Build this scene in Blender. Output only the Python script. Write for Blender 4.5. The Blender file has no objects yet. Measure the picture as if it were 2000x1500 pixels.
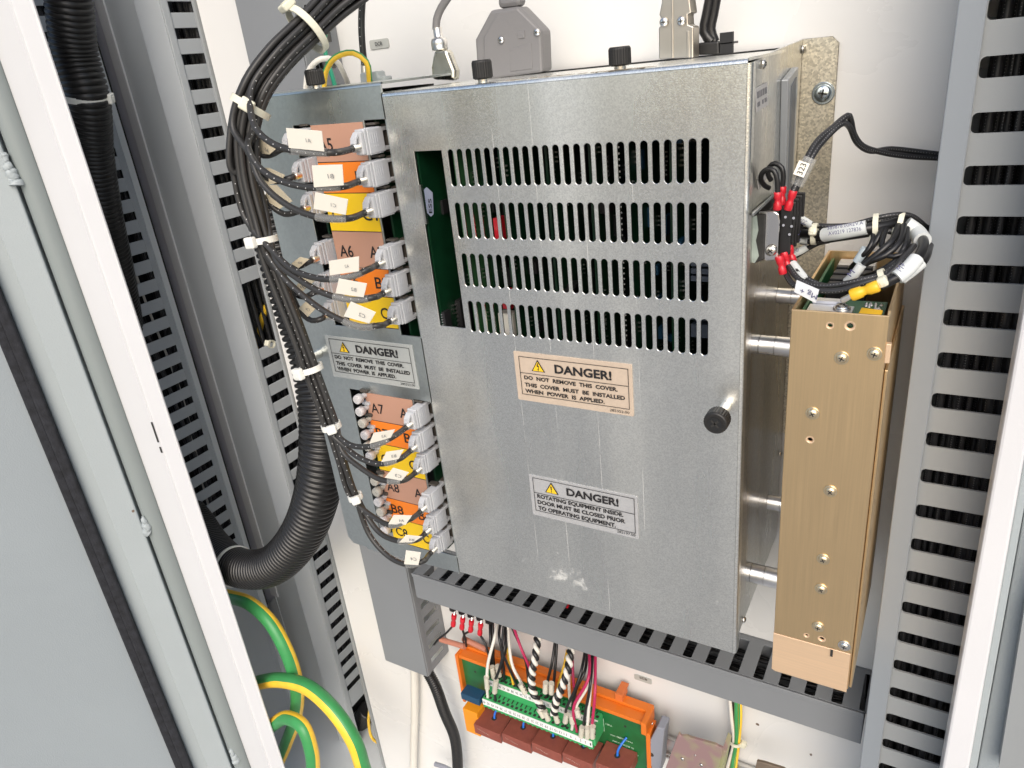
import bpy, math, random
import numpy as np
from mathutils import Vector, Matrix
random.seed(7)
rng = random.Random(11)
# ------------------------------------------------------------------ camera
f = 1428.0
X_ = np.array([2510, 352, -1428.]); X_ /= np.linalg.norm(X_)
Y_ = np.array([916, -739, 1428.]); Y_ -= X_*Y_.dot(X_); Y_ /= np.linalg.norm(Y_)
Z_ = np.cross(X_, Y_)
R_ = np.array([X_, Y_, Z_])
scn = bpy.context.scene
C = bpy.context.scene.collection
camd = bpy.data.cameras.new('camera'); cam = bpy.data.objects.new('camera', camd); C.objects.link(cam)
camd.sensor_width = 36; camd.lens = f/2000*36; camd.clip_start = .01; camd.clip_end = 200
M3 = Matrix([[R_[i][0], -R_[i][1], -R_[i][2]] for i in range(3)])
cam.matrix_world = M3.to_4x4()
scn.camera = cam
# ------------------------------------------------------------------ world, sun, exposure
world = bpy.data.worlds.new("World"); scn.world = world; world.use_nodes = True
wn = world.node_tree.nodes; wl = world.node_tree.links
sky = wn.new('ShaderNodeTexSky'); sky.sky_type = 'NISHITA'; sky.sun_disc = False
SUN_EL, SUN_AZ = math.radians(38), math.radians(154)
sky.sun_elevation = SUN_EL; sky.sun_rotation = SUN_AZ; sky.dust_density = 3.0; sky.air_density = 1.0
wn['Background'].inputs[1].default_value = .15
tint = wn.new('ShaderNodeVectorMath'); tint.operation = 'MULTIPLY'; tint.inputs[1].default_value = (1.0, 1.0, .985)
wl.new(sky.outputs[0], tint.inputs[0]); wl.new(tint.outputs[0], wn['Background'].inputs[0])
sund = bpy.data.lights.new('sun', 'SUN'); sund.energy = 1.25; sund.angle = math.radians(45); sund.color = (1, .965, .925)
sun = bpy.data.objects.new('sun', sund); C.objects.link(sun)
sd = Vector((math.sin(SUN_AZ)*math.cos(SUN_EL), math.cos(SUN_AZ)*math.cos(SUN_EL), math.sin(SUN_EL)))
sun.rotation_euler = sd.to_track_quat('Z', 'Y').to_euler()
scn.view_settings.view_transform = 'Standard'; scn.view_settings.look = 'None'
scn.view_settings.exposure = 0.36; scn.view_settings.gamma = 1; scn.view_settings.use_curve_mapping = False
scn.render.engine = 'CYCLES'

# ------------------------------------------------------------------ helpers
def ray(px, py): return R_ @ np.array([px-1000, py-750, f])
def P(px, py, Y):
    r = ray(px, py); return Vector(r*(Y/r[1]))
def PX(px, py, x):
    r = ray(px, py); return Vector(r*(x/r[0]))
def PZ(px, py, z):
    r = ray(px, py); return Vector(r*(z/r[2]))
def kx(px, py):
    r = ray(px, py); return r[0]/r[1]
def mpp(px, py, Y): return Y/ray(px, py)[1]      # metres per pixel at that depth

MATS = {}
def nt(m): return m.node_tree.nodes, m.node_tree.links
def mat(name, col, rough=.5, metal=0, spec=.5, noise=0, nscale=30, bump=0, bscale=200, coat=0, trans=0, alpha=1, rvar=0, emis=None, aniso=0, specks=0):
    if name in MATS: return MATS[name]
    m = bpy.data.materials.new(name); m.use_nodes = True; MATS[name] = m
    n, l = nt(m); b = n['Principled BSDF']
    b.inputs['Base Color'].default_value = (*col, 1); b.inputs['Roughness'].default_value = rough
    b.inputs['Metallic'].default_value = metal; b.inputs['Specular IOR Level'].default_value = spec
    b.inputs['Coat Weight'].default_value = coat; b.inputs['Coat Roughness'].default_value = .15
    b.inputs['Transmission Weight'].default_value = trans; b.inputs['Alpha'].default_value = alpha
    tc = n.new('ShaderNodeTexCoord')
    if noise or rvar:
        t = n.new('ShaderNodeTexNoise'); t.inputs['Scale'].default_value = nscale; t.inputs['Detail'].default_value = 6
        l.new(tc.outputs['Object'], t.inputs['Vector'])
        if noise:
            r = n.new('ShaderNodeMapRange'); r.inputs[1].default_value = .3; r.inputs[2].default_value = .7
            r.inputs[3].default_value = 1-noise; r.inputs[4].default_value = 1+noise*.6
            l.new(t.outputs[0], r.inputs[0])
            mx = n.new('ShaderNodeVectorMath'); mx.operation = 'SCALE'; mx.inputs[0].default_value = col
            l.new(r.outputs[0], mx.inputs['Scale']); l.new(mx.outputs[0], b.inputs['Base Color'])
        if rvar:
            r2 = n.new('ShaderNodeMapRange'); r2.inputs[1].default_value = .3; r2.inputs[2].default_value = .7
            r2.inputs[3].default_value = rough-rvar; r2.inputs[4].default_value = rough+rvar
            l.new(t.outputs[0], r2.inputs[0]); l.new(r2.outputs[0], b.inputs['Roughness'])
    if specks:
        vo = n.new('ShaderNodeTexVoronoi'); vo.inputs['Scale'].default_value = specks; l.new(tc.outputs['Object'], vo.inputs['Vector'])
        wr = n.new('ShaderNodeTexNoise'); wr.inputs['Scale'].default_value = 400; l.new(tc.outputs['Object'], wr.inputs['Vector'])
        wa = n.new('ShaderNodeMath'); wa.operation = 'MULTIPLY_ADD'; l.new(wr.outputs[0], wa.inputs[0]); wa.inputs[1].default_value = .05; l.new(vo.outputs['Distance'], wa.inputs[2])
        lt = n.new('ShaderNodeMath'); lt.operation = 'LESS_THAN'; l.new(wa.outputs[0], lt.inputs[0]); lt.inputs[1].default_value = .062
        sc = n.new('ShaderNodeSeparateColor'); l.new(vo.outputs['Color'], sc.inputs[0])
        gt = n.new('ShaderNodeMath'); gt.operation = 'GREATER_THAN'; l.new(sc.outputs[0], gt.inputs[0]); gt.inputs[1].default_value = .72
        mu = n.new('ShaderNodeMath'); mu.operation = 'MULTIPLY'; l.new(lt.outputs[0], mu.inputs[0]); l.new(gt.outputs[0], mu.inputs[1])
        # faint smudges
        sm = n.new('ShaderNodeTexNoise'); sm.inputs['Scale'].default_value = 5; sm.inputs['Detail'].default_value = 8; sm.inputs['Distortion'].default_value = 1.2; l.new(tc.outputs['Object'], sm.inputs['Vector'])
        sr = n.new('ShaderNodeMapRange'); sr.inputs[1].default_value = .35; sr.inputs[2].default_value = .7; sr.inputs[3].default_value = 1.01; sr.inputs[4].default_value = .965; l.new(sm.outputs[0], sr.inputs[0])
        base = n.new('ShaderNodeVectorMath'); base.operation = 'SCALE'; base.inputs[0].default_value = col; l.new(sr.outputs[0], base.inputs['Scale'])
        mxs = n.new('ShaderNodeMix'); mxs.data_type = 'RGBA'; l.new(mu.outputs[0], mxs.inputs[0]); l.new(base.outputs[0], mxs.inputs[6]); mxs.inputs[7].default_value = (.16, .11, .08, 1)
        l.new(mxs.outputs[2], b.inputs['Base Color'])
        rr_ = n.new('ShaderNodeMapRange'); rr_.inputs[1].default_value = .35; rr_.inputs[2].default_value = .7; rr_.inputs[3].default_value = rough-.02; rr_.inputs[4].default_value = rough+.06; l.new(sm.outputs[0], rr_.inputs[0]); l.new(rr_.outputs[0], b.inputs['Roughness'])
    if bump:
        t = n.new('ShaderNodeTexNoise'); t.inputs['Scale'].default_value = bscale; t.inputs['Detail'].default_value = 3
        l.new(tc.outputs['Object'], t.inputs['Vector'])
        bp = n.new('ShaderNodeBump'); bp.inputs['Strength'].default_value = bump; bp.inputs['Distance'].default_value = .0005
        l.new(t.outputs[0], bp.inputs['Height']); l.new(bp.outputs[0], b.inputs['Normal'])
    return m

def galv(name, col=(.60, .61, .58), rough=.42, warm=0.0, scale=520, contrast=.16, scratches=True, metal=1.0):
    m = bpy.data.materials.new(name); m.use_nodes = True; MATS[name] = m
    n, l = nt(m); b = n['Principled BSDF']; b.inputs['Metallic'].default_value = metal
    tc = n.new('ShaderNodeTexCoord')
    v = n.new('ShaderNodeTexVoronoi'); v.inputs['Scale'].default_value = scale; l.new(tc.outputs['Object'], v.inputs['Vector'])
    ns = n.new('ShaderNodeTexNoise'); ns.inputs['Scale'].default_value = 14; ns.inputs['Detail'].default_value = 7; ns.inputs['Roughness'].default_value = .6
    l.new(tc.outputs['Object'], ns.inputs['Vector'])
    nf = n.new('ShaderNodeTexNoise'); nf.inputs['Scale'].default_value = scale*1.2; nf.inputs['Detail'].default_value = 3
    l.new(tc.outputs['Object'], nf.inputs['Vector'])
    sep = n.new('ShaderNodeSeparateColor'); l.new(v.outputs['Color'], sep.inputs[0])
    a = n.new('ShaderNodeMath'); a.operation = 'MULTIPLY_ADD'; l.new(sep.outputs[0], a.inputs[0]); a.inputs[1].default_value = contrast; a.inputs[2].default_value = 1-contrast/2
    a2 = n.new('ShaderNodeMath'); a2.operation = 'MULTIPLY_ADD'; l.new(ns.outputs[0], a2.inputs[0]); a2.inputs[1].default_value = .28; a2.inputs[2].default_value = .86
    a3 = n.new('ShaderNodeMath'); a3.operation = 'MULTIPLY'; l.new(a.outputs[0], a3.inputs[0]); l.new(a2.outputs[0], a3.inputs[1])
    mx = n.new('ShaderNodeVectorMath'); mx.operation = 'SCALE'; mx.inputs[0].default_value = col; l.new(a3.outputs[0], mx.inputs['Scale'])
    out = mx.outputs[0]
    if scratches:
        # thin straight drawing lines left in the zinc, and chalky scuffs low on the cover
        sx = n.new('ShaderNodeSeparateXYZ'); l.new(tc.outputs['Object'], sx.inputs[0]); mask = None
        mpv = n.new('ShaderNodeMapping'); mpv.inputs['Scale'].default_value = (30, 30, 9); l.new(tc.outputs['Object'], mpv.inputs['Vector'])
        brk = n.new('ShaderNodeTexNoise'); brk.inputs['Scale'].default_value = 3; l.new(mpv.outputs[0], brk.inputs['Vector'])
        bm = n.new('ShaderNodeMapRange'); bm.inputs[1].default_value = .42; bm.inputs[2].default_value = .6; bm.inputs[4].default_value = .75; l.new(brk.outputs[0], bm.inputs[0])
        for xx in LINES:
            q1 = n.new('ShaderNodeMath'); q1.operation = 'COMPARE'; l.new(sx.outputs[0], q1.inputs[0]); q1.inputs[1].default_value = xx; q1.inputs[2].default_value = .00011
            if mask is None: mask = q1.outputs[0]
            else:
                q2 = n.new('ShaderNodeMath'); q2.operation = 'MAXIMUM'; l.new(mask, q2.inputs[0]); l.new(q1.outputs[0], q2.inputs[1]); mask = q2.outputs[0]
        ml = n.new('ShaderNodeMath'); ml.operation = 'MULTIPLY'; l.new(mask, ml.inputs[0]); l.new(bm.outputs[0], ml.inputs[1])
        tot = ml.outputs[0]
        for (ctr, rad, gain) in SCUFFS:
            g = n.new('ShaderNodeVectorMath'); g.operation = 'DISTANCE'; l.new(tc.outputs['Object'], g.inputs[0]); g.inputs[1].default_value = ctr
            gr = n.new('ShaderNodeMapRange'); gr.inputs[2].default_value = rad; gr.inputs[3].default_value = gain; gr.inputs[4].default_value = -.2; l.new(g.outputs['Value'], gr.inputs[0])
            s2 = n.new('ShaderNodeTexNoise'); s2.inputs['Scale'].default_value = 130; s2.inputs['Detail'].default_value = 12; s2.inputs['Roughness'].default_value = .8; l.new(tc.outputs['Object'], s2.inputs['Vector'])
            ad = n.new('ShaderNodeMath'); ad.operation = 'ADD'; l.new(gr.outputs[0], ad.inputs[0]); l.new(s2.outputs[0], ad.inputs[1])
            c2 = n.new('ShaderNodeMapRange'); c2.inputs[1].default_value = .60; c2.inputs[2].default_value = .74; c2.inputs[4].default_value = .7; l.new(ad.outputs[0], c2.inputs[0])
            q2 = n.new('ShaderNodeMath'); q2.operation = 'MAXIMUM'; l.new(tot, q2.inputs[0]); l.new(c2.outputs[0], q2.inputs[1]); tot = q2.outputs[0]
        m3 = n.new('ShaderNodeMix'); m3.data_type = 'RGBA'; l.new(tot, m3.inputs[0]); l.new(out, m3.inputs[6]); m3.inputs[7].default_value = (.72, .72, .68, 1)
        out = m3.outputs[2]
        mt = n.new('ShaderNodeMath'); mt.operation = 'SUBTRACT'; mt.inputs[0].default_value = metal; l.new(tot, mt.inputs[1]); l.new(mt.outputs[0], b.inputs['Metallic'])
    l.new(out, b.inputs['Base Color'])
    mps = n.new('ShaderNodeMapping'); mps.inputs['Scale'].default_value = (14, 14, 2.2); l.new(tc.outputs['Object'], mps.inputs['Vector'])
    nst = n.new('ShaderNodeTexNoise'); nst.inputs['Scale'].default_value = 1.6; nst.inputs['Detail'].default_value = 3; l.new(mps.outputs[0], nst.inputs['Vector'])
    r2 = n.new('ShaderNodeMapRange'); r2.inputs[1].default_value = .3; r2.inputs[2].default_value = .7; r2.inputs[3].default_value = rough-.13; r2.inputs[4].default_value = rough+.12
    l.new(nst.outputs[0], r2.inputs[0]); l.new(r2.outputs[0], b.inputs['Roughness'])
    bp = n.new('ShaderNodeBump'); bp.inputs['Strength'].default_value = .22; bp.inputs['Distance'].default_value = .0003
    l.new(nf.outputs[0], bp.inputs['Height']); l.new(bp.outputs[0], b.inputs['Normal'])
    return m

def brushed(name, col, rough=.36, axis=(400, 400, 6), metal=1.0):
    m = bpy.data.materials.new(name); m.use_nodes = True; MATS[name] = m
    n, l = nt(m); b = n['Principled BSDF']; b.inputs['Metallic'].default_value = metal
    tc = n.new('ShaderNodeTexCoord'); mp = n.new('ShaderNodeMapping'); mp.inputs['Scale'].default_value = axis
    l.new(tc.outputs['Object'], mp.inputs['Vector'])
    t = n.new('ShaderNodeTexNoise'); t.inputs['Scale'].default_value = 3; t.inputs['Detail'].default_value = 4; l.new(mp.outputs[0], t.inputs['Vector'])
    r = n.new('ShaderNodeMapRange'); r.inputs[1].default_value = .3; r.inputs[2].default_value = .7; r.inputs[3].default_value = .955; r.inputs[4].default_value = 1.03
    l.new(t.outputs[0], r.inputs[0])
    mx = n.new('ShaderNodeVectorMath'); mx.operation = 'SCALE'; mx.inputs[0].default_value = col; l.new(r.outputs[0], mx.inputs['Scale']); l.new(mx.outputs[0], b.inputs['Base Color'])
    r2 = n.new('ShaderNodeMapRange'); r2.inputs[3].default_value = rough-.06; r2.inputs[4].default_value = rough+.12; l.new(t.outputs[0], r2.inputs[0]); l.new(r2.outputs[0], b.inputs['Roughness'])
    bp = n.new('ShaderNodeBump'); bp.inputs['Strength'].default_value = .12; bp.inputs['Distance'].default_value = .0002
    l.new(t.outputs[0], bp.inputs['Height']); l.new(bp.outputs[0], b.inputs['Normal'])
    return m

def striped(name, ca, cb, frac=.65, rough=.4):
    """two-colour insulation split around the circumference (UV v)"""
    m = bpy.data.materials.new(name); m.use_nodes = True; MATS[name] = m
    n, l = nt(m); b = n['Principled BSDF']; b.inputs['Roughness'].default_value = rough
    uv = n.new('ShaderNodeUVMap'); s = n.new('ShaderNodeSeparateXYZ'); l.new(uv.outputs[0], s.inputs[0])
    c = n.new('ShaderNodeMath'); c.operation = 'LESS_THAN'; l.new(s.outputs[1], c.inputs[0]); c.inputs[1].default_value = frac
    t = n.new('ShaderNodeTexNoise'); t.inputs['Scale'].default_value = 60; tc = n.new('ShaderNodeTexCoord'); l.new(tc.outputs['Object'], t.inputs['Vector'])
    mx = n.new('ShaderNodeMix'); mx.data_type = 'RGBA'; l.new(c.outputs[0], mx.inputs[0]); mx.inputs[6].default_value = (*cb, 1); mx.inputs[7].default_value = (*ca, 1)
    r = n.new('ShaderNodeMapRange'); r.inputs[3].default_value = .8; r.inputs[4].default_value = 1.15; l.new(t.outputs[0], r.inputs[0])
    sc = n.new('ShaderNodeVectorMath'); sc.operation = 'SCALE'; l.new(mx.outputs[2], sc.inputs[0]); l.new(r.outputs[0], sc.inputs['Scale'])
    l.new(sc.outputs[0], b.inputs['Base Color'])
    return m

def dotted(name, base, dot, pitch=.0062, rough=.42):
    """black jacket with a printed row of white dots (UV u = metres along, v = round)"""
    m = bpy.data.materials.new(name); m.use_nodes = True; MATS[name] = m
    n, l = nt(m); b = n['Principled BSDF']; b.inputs['Roughness'].default_value = rough
    uv = n.new('ShaderNodeUVMap'); s = n.new('ShaderNodeSeparateXYZ'); l.new(uv.outputs[0], s.inputs[0])
    a = n.new('ShaderNodeMath'); a.operation = 'DIVIDE'; l.new(s.outputs[0], a.inputs[0]); a.inputs[1].default_value = pitch
    fr = n.new('ShaderNodeMath'); fr.operation = 'FRACT'; l.new(a.outputs[0], fr.inputs[0])
    def band(sock, c, w):
        q = n.new('ShaderNodeMath'); q.operation = 'SUBTRACT'; l.new(sock, q.inputs[0]); q.inputs[1].default_value = c
        q2 = n.new('ShaderNodeMath'); q2.operation = 'DIVIDE'; l.new(q.outputs[0], q2.inputs[0]); q2.inputs[1].default_value = w
        q3 = n.new('ShaderNodeMath'); q3.operation = 'POWER'; l.new(q2.outputs[0], q3.inputs[0]); q3.inputs[1].default_value = 2
        return q3.outputs[0]
    d = n.new('ShaderNodeMath'); d.operation = 'ADD'; l.new(band(fr.outputs[0], .5, .048), d.inputs[0]); l.new(band(s.outputs[1], .5, .030), d.inputs[1])
    c = n.new('ShaderNodeMath'); c.operation = 'LESS_THAN'; l.new(d.outputs[0], c.inputs[0]); c.inputs[1].default_value = 1
    mx = n.new('ShaderNodeMix'); mx.data_type = 'RGBA'; l.new(c.outputs[0], mx.inputs[0]); mx.inputs[6].default_value = (*base, 1); mx.inputs[7].default_value = (*dot, 1)
    l.new(mx.outputs[2], b.inputs['Base Color'])
    return m

class MB:
    def __init__(s): s.v = []; s.f = []; s.uv = []; s.mi = []; s.cur = 0; s.smooth = []
    def add(s, vs, fs, uvs=None, smooth=False):
        o = len(s.v); s.v += [tuple(v) for v in vs]
        for i, fc in enumerate(fs):
            s.f.append([o+k for k in fc]); s.uv.append(uvs[i] if uvs else None); s.mi.append(s.cur); s.smooth.append(smooth)
        return s
    def box(s, a, b, M=None):
        x0, x1 = sorted((a[0], b[0])); y0, y1 = sorted((a[1], b[1])); z0, z1 = sorted((a[2], b[2]))
        vs = [Vector(p) for p in [(x0,y0,z0),(x1,y0,z0),(x1,y1,z0),(x0,y1,z0),(x0,y0,z1),(x1,y0,z1),(x1,y1,z1),(x0,y1,z1)]]
        if M: vs = [M @ v for v in vs]
        return s.add(vs, [(0,3,2,1),(4,5,6,7),(0,1,5,4),(1,2,6,5),(2,3,7,6),(3,0,4,7)])
    def prism(s, poly, off):
        """poly: list of Vector (planar), off: Vector extrusion"""
        n = len(poly); vs = [Vector(p) for p in poly]+[Vector(p)+off for p in poly]
        fs = [tuple(range(n)), tuple(range(2*n-1, n-1, -1))]+[(i, i+n, (i+1) % n+n, (i+1) % n) for i in range(n)]
        return s.add(vs, fs)
    def cyl(s, a, b, r, r2=None, n=20, cap=True):
        a, b = Vector(a), Vector(b); r2 = r if r2 is None else r2
        t = (b-a).normalized(); u = t.orthogonal().normalized(); w = t.cross(u)
        vs = [a+(u*math.cos(q)+w*math.sin(q))*r for q in [2*math.pi*i/n for i in range(n)]]
        vs += [b+(u*math.cos(q)+w*math.sin(q))*r2 for q in [2*math.pi*i/n for i in range(n)]]
        s.add(vs, [(i, (i+1) % n, (i+1) % n+n, i+n) for i in range(n)], smooth=True)
        if cap: s.add(vs, [tuple(range(n-1, -1, -1)), tuple(range(n, 2*n))])
        return s
    def lathe(s, a, axis, prof, n=28, smooth=True, lobes=0, amp=0):
        a = Vector(a); t = Vector(axis).normalized(); u = t.orthogonal().normalized(); w = t.cross(u)
        vs = []
        for (h, r) in prof:
            for i in range(n):
                q = 2*math.pi*i/n; rr = r*(1+amp*(1 if (i % 2) else -1)) if (lobes and r > lobes) else r
                vs.append(a+t*h+(u*math.cos(q)+w*math.sin(q))*rr)
        fs = [(j*n+i, j*n+(i+1) % n, (j+1)*n+(i+1) % n, (j+1)*n+i) for j in range(len(prof)-1) for i in range(n)]
        s.add(vs, fs, smooth=smooth)
        s.add(vs, [tuple(range(n-1, -1, -1)), tuple(range((len(prof)-1)*n, len(prof)*n))])
        return s
    def tube(s, pts, r, n=12, phase=0, ref=None, cap=True, rf=None, tw=0):
        pts = [Vector(p) for p in pts]; m = len(pts)
        T = [(pts[min(i+1, m-1)]-pts[max(i-1, 0)]).normalized() for i in range(m)]
        view = Vector((0, 0, 0))
        vs = []; L = [0]
        for i in range(1, m): L.append(L[-1]+(pts[i]-pts[i-1]).length)
        for i in range(m):
            tov = (ref if ref else (-pts[i]).normalized())      # frame reference
            u = (tov-T[i]*tov.dot(T[i]))
            if u.length < 1e-4: u = T[i].orthogonal()
            u.normalize(); w = T[i].cross(u)
            rr = rf(L[i]) if rf else r
            for k in range(n):
                q = 2*math.pi*(k/n)+phase+math.pi+tw*(L[i]-.30)
                vs.append(pts[i]+(u*math.cos(q)+w*math.sin(q))*rr)
        fs = []; uvs = []
        for i in range(m-1):
            for k in range(n):
                k2 = (k+1) % n
                fs.append((i*n+k, i*n+k2, (i+1)*n+k2, (i+1)*n+k))
                uvs.append([(L[i], k/n), (L[i], (k+1)/n), (L[i+1], (k+1)/n), (L[i+1], k/n)])
        s.add(vs, fs, uvs, smooth=True)
        if cap: s.add(vs, [tuple(range(n)), tuple(range(m*n-1, (m-1)*n-1, -1))])
        return s
    def build(s, name, mats, parent=None, bevel=0, seg=2):
        me = bpy.data.meshes.new(name); me.from_pydata(s.v, [], s.f)
        if not isinstance(mats, (list, tuple)): mats = [mats]
        for m in mats: me.materials.append(m)
        uvl = me.uv_layers.new(name='UVMap')
        for p in me.polygons:
            p.material_index = s.mi[p.index]; p.use_smooth = s.smooth[p.index]
            if s.uv[p.index]:
                for j, li in enumerate(p.loop_indices): uvl.data[li].uv = s.uv[p.index][j]
        me.update()
        o = bpy.data.objects.new(name, me); C.objects.link(o)
        if bevel:
            b = o.modifiers.new('bevel', 'BEVEL'); b.width = bevel; b.segments = seg; b.limit_method = 'ANGLE'; b.angle_limit = math.radians(40)
        par(o, parent)
        return o

def par(o, parent):
    if parent is not None:
        o.parent = parent
        mw = Matrix.Translation(parent.location) if parent.parent is None else Matrix.Identity(4)
        o.matrix_parent_inverse = mw.inverted()
def tag(o, label, cat, group=None, kind=None):
    if label: o['label'] = label
    if cat: o['category'] = cat
    if group: o['group'] = group
    if kind: o['kind'] = kind
    return o
def thing(name, label, cat, loc, group=None):
    o = bpy.data.objects.new(name, None); C.objects.link(o); o.location = loc; o.empty_display_size = .01
    return tag(o, label, cat, group)

def curve_mesh(cu, name, M, mats, parent, bevel_res=1):
    ob = bpy.data.objects.new('tmp', cu); C.objects.link(ob)
    dg = bpy.context.evaluated_depsgraph_get(); dg.update()
    me = bpy.data.meshes.new_from_object(ob.evaluated_get(dg)); me.name = name
    bpy.data.objects.remove(ob); me.transform(M)
    me.materials.clear()
    for m in (mats if isinstance(mats, (list, tuple)) else [mats]): me.materials.append(m)
    for p in me.polygons: p.use_smooth = False
    o = bpy.data.objects.new(name, me); C.objects.link(o); par(o, parent)
    return o
def plate(name, outer, holes, thick, M, m, parent=None, bevel=.0002):
    """flat sheet in local XY with holes; local +Z is the front face at z=0"""
    cu = bpy.data.curves.new(name, 'CURVE'); cu.dimensions = '2D'; cu.fill_mode = 'BOTH'
    cu.extrude = thick/2-bevel; cu.bevel_depth = bevel; cu.bevel_resolution = 0; cu.offset = -bevel
    for poly in [outer]+holes:
        sp = cu.splines.new('POLY'); sp.points.add(len(poly)-1); sp.use_cyclic_u = True
        for i, p in enumerate(poly): sp.points[i].co = (p[0], p[1], 0, 1)
    return curve_mesh(cu, name, M @ Matrix.Translation((0, 0, -thick/2)), m, parent)
def FRONT(y): return Matrix(((1, 0, 0, 0), (0, 0, -1, y), (0, 1, 0, 0), (0, 0, 0, 1)))     # local x->X, y->Z, normal -> -Y
def SIDE(x): return Matrix(((0, 0, 1, x), (1, 0, 0, 0), (0, 1, 0, 0), (0, 0, 0, 1)))       # local x->Y, y->Z, normal -> +X
def TOP(z): return Matrix(((1, 0, 0, 0), (0, 1, 0, 0), (0, 0, 1, z), (0, 0, 0, 1)))        # normal +Z
def rect(x0, x1, z0, z1): return [(x0, z0), (x1, z0), (x1, z1), (x0, z1)]
def rrect(x0, x1, z0, z1, r, n=5):
    x0, x1 = sorted((x0, x1)); z0, z1 = sorted((z0, z1)); out = []
    for cx, cz, a in [(x1-r, z1-r, 0), (x0+r, z1-r, 90), (x0+r, z0+r, 180), (x1-r, z0+r, 270)]:
        for i in range(n+1):
            q = math.radians(a+90*i/n); out.append((cx+r*math.cos(q), cz+r*math.sin(q)))
    return out
def circ(cx, cz, r, n=18): return [(cx+r*math.cos(2*math.pi*i/n), cz+r*math.sin(2*math.pi*i/n)) for i in range(n)]

def text_mesh(txt, bold=.012):
    cu = bpy.data.curves.new('t', 'FONT'); cu.body = txt; cu.size = 1; cu.offset = bold; cu.resolution_u = 3; cu.fill_mode = 'FRONT' if False else 'BOTH'
    ob = bpy.data.objects.new('tmp', cu); C.objects.link(ob)
    dg = bpy.context.evaluated_depsgraph_get(); dg.update()
    me = bpy.data.meshes.new_from_object(ob.evaluated_get(dg)); bpy.data.objects.remove(ob)
    return me
CAP = .729
def text(txts, m, parent, name='lettering', bold=.012):
    """txts: list of (string, baseline-left Vector, right unit Vector, up unit Vector, width, cap height)"""
    V = []; F = []
    for t, o, r, u, w, h in txts:
        me = text_mesh(t, bold)
        xs = [v.co.x for v in me.vertices]; x0, x1 = min(xs), max(xs)
        sx = w/(x1-x0) if w else h/CAP; sy = h/CAP; b = len(V)
        for v in me.vertices: V.append(o+r*((v.co.x-x0)*sx)+u*(v.co.y*sy))
        for p in me.polygons: F.append([b+k for k in p.vertices])
        bpy.data.meshes.remove(me)
    me = bpy.data.meshes.new(name); me.from_pydata([tuple(v) for v in V], [], F); me.materials.append(m); me.update()
    o = bpy.data.objects.new(name, me); C.objects.link(o); par(o, parent); return o
VX, VY, VZ = Vector((1, 0, 0)), Vector((0, 1, 0)), Vector((0, 0, 1))

def spline(pts, step=.004):
    """centripetal-ish Catmull-Rom through points"""
    pts = [Vector(p) for p in pts]; out = []
    Q = [pts[0]*2-pts[1]]+pts+[pts[-1]*2-pts[-2]]
    for i in range(1, len(Q)-2):
        p0, p1, p2, p3 = Q[i-1], Q[i], Q[i+1], Q[i+2]
        d1 = max((p1-p0).length**.5, 1e-4); d2 = max((p2-p1).length**.5, 1e-4); d3 = max((p3-p2).length**.5, 1e-4)
        m1 = (p2-p1)+( (p1-p0)/d1-(p2-p0)/(d1+d2))*d2
        m2 = (p2-p1)+( (p3-p2)/d3-(p3-p1)/(d2+d3))*d2
        k = max(2, int((p2-p1).length/step))
        for j in range(k):
            t = j/k; t2, t3 = t*t, t*t*t
            out.append(p1*(2*t3-3*t2+1)+m1*(t3-2*t2+t)+p2*(-2*t3+3*t2)+m2*(t3-t2))
    out.append(pts[-1]); return out
def PP(lst): return [P(*q) for q in lst]

# ------------------------------------------------------------------ key planes (metres)
D = .375; YB = .515
xl, xr = P(745, 180, D).x, P(1470, 112, D).x
zt, zb = P(1470, 112, D).z, P(1437, 1278, D).z
SCUFFS = [(tuple(P(1095, 1115, D)), .036, .19), (tuple(P(1130, 1140, D)), .030, .18), (tuple(P(1030, 1105, D)), .024, .15), (tuple(P(1400, 1180, D)), .02, .06)]
LINES = [P(1005, 665, D).x, P(1074, 665, D).x, P(1160, 690, D).x, P(1247, 690, D).x]

# ------------------------------------------------------------------ materials
M_galv = galv('galvanised_cover', (.86, .86, .815), .30, scale=1400, contrast=.22)
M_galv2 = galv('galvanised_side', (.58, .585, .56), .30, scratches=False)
M_galv3 = galv('galvanised_left_cover', (.60, .64, .62), .36, scratches=False, contrast=.08)
M_flange = galv('galvanised_flange', (.66, .61, .50), .36, scale=900, contrast=.55, scratches=False)
M_gold = brushed('champagne_anodised', (.84, .615, .35), .36)
M_goldp = brushed('champagne_anodised_foot', (.84, .60, .39), .45, (6, 300, 300), metal=.55)
M_alu = brushed('turned_aluminium', (.82, .82, .84), .28, (6, 200, 200))
M_white = mat('white_enamel', (.74, .735, .715), .28, coat=.3, bump=.08, bscale=500, specks=22)
M_post = mat('white_post_paint', (.69, .69, .70), .35, bump=.18, bscale=600, specks=16)
M_grey = mat('grey_door_paint', (.30, .335, .355), .48, bump=.6, bscale=700, specks=20)
M_greyl = mat('light_grey_paint', (.38, .42, .43), .48, bump=.6, bscale=700, specks=18)
M_inner = mat('inner_grey_paint', (.70, .73, .74), .55, bump=.2, bscale=900)
M_duct = mat('grey_pvc_duct', (.215, .225, .235), .48, noise=.05, nscale=12, bump=.12, bscale=900)
M_duct2 = mat('mid_grey_pvc_duct', (.50, .53, .55), .48, noise=.04, nscale=12, bump=.12, bscale=900)
M_ductl = mat('pale_grey_pvc_duct', (.29, .305, .31), .45, noise=.04, nscale=12, bump=.12, bscale=900)
M_black = mat('black_rubber', (.012, .012, .013), .45)
M_gask = mat('gasket_foam', (.018, .019, .024), .85, noise=.5, nscale=120, bump=1, bscale=500)
M_corr = mat('black_corrugated', (.011, .0105, .0105), .34, spec=.5)
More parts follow.
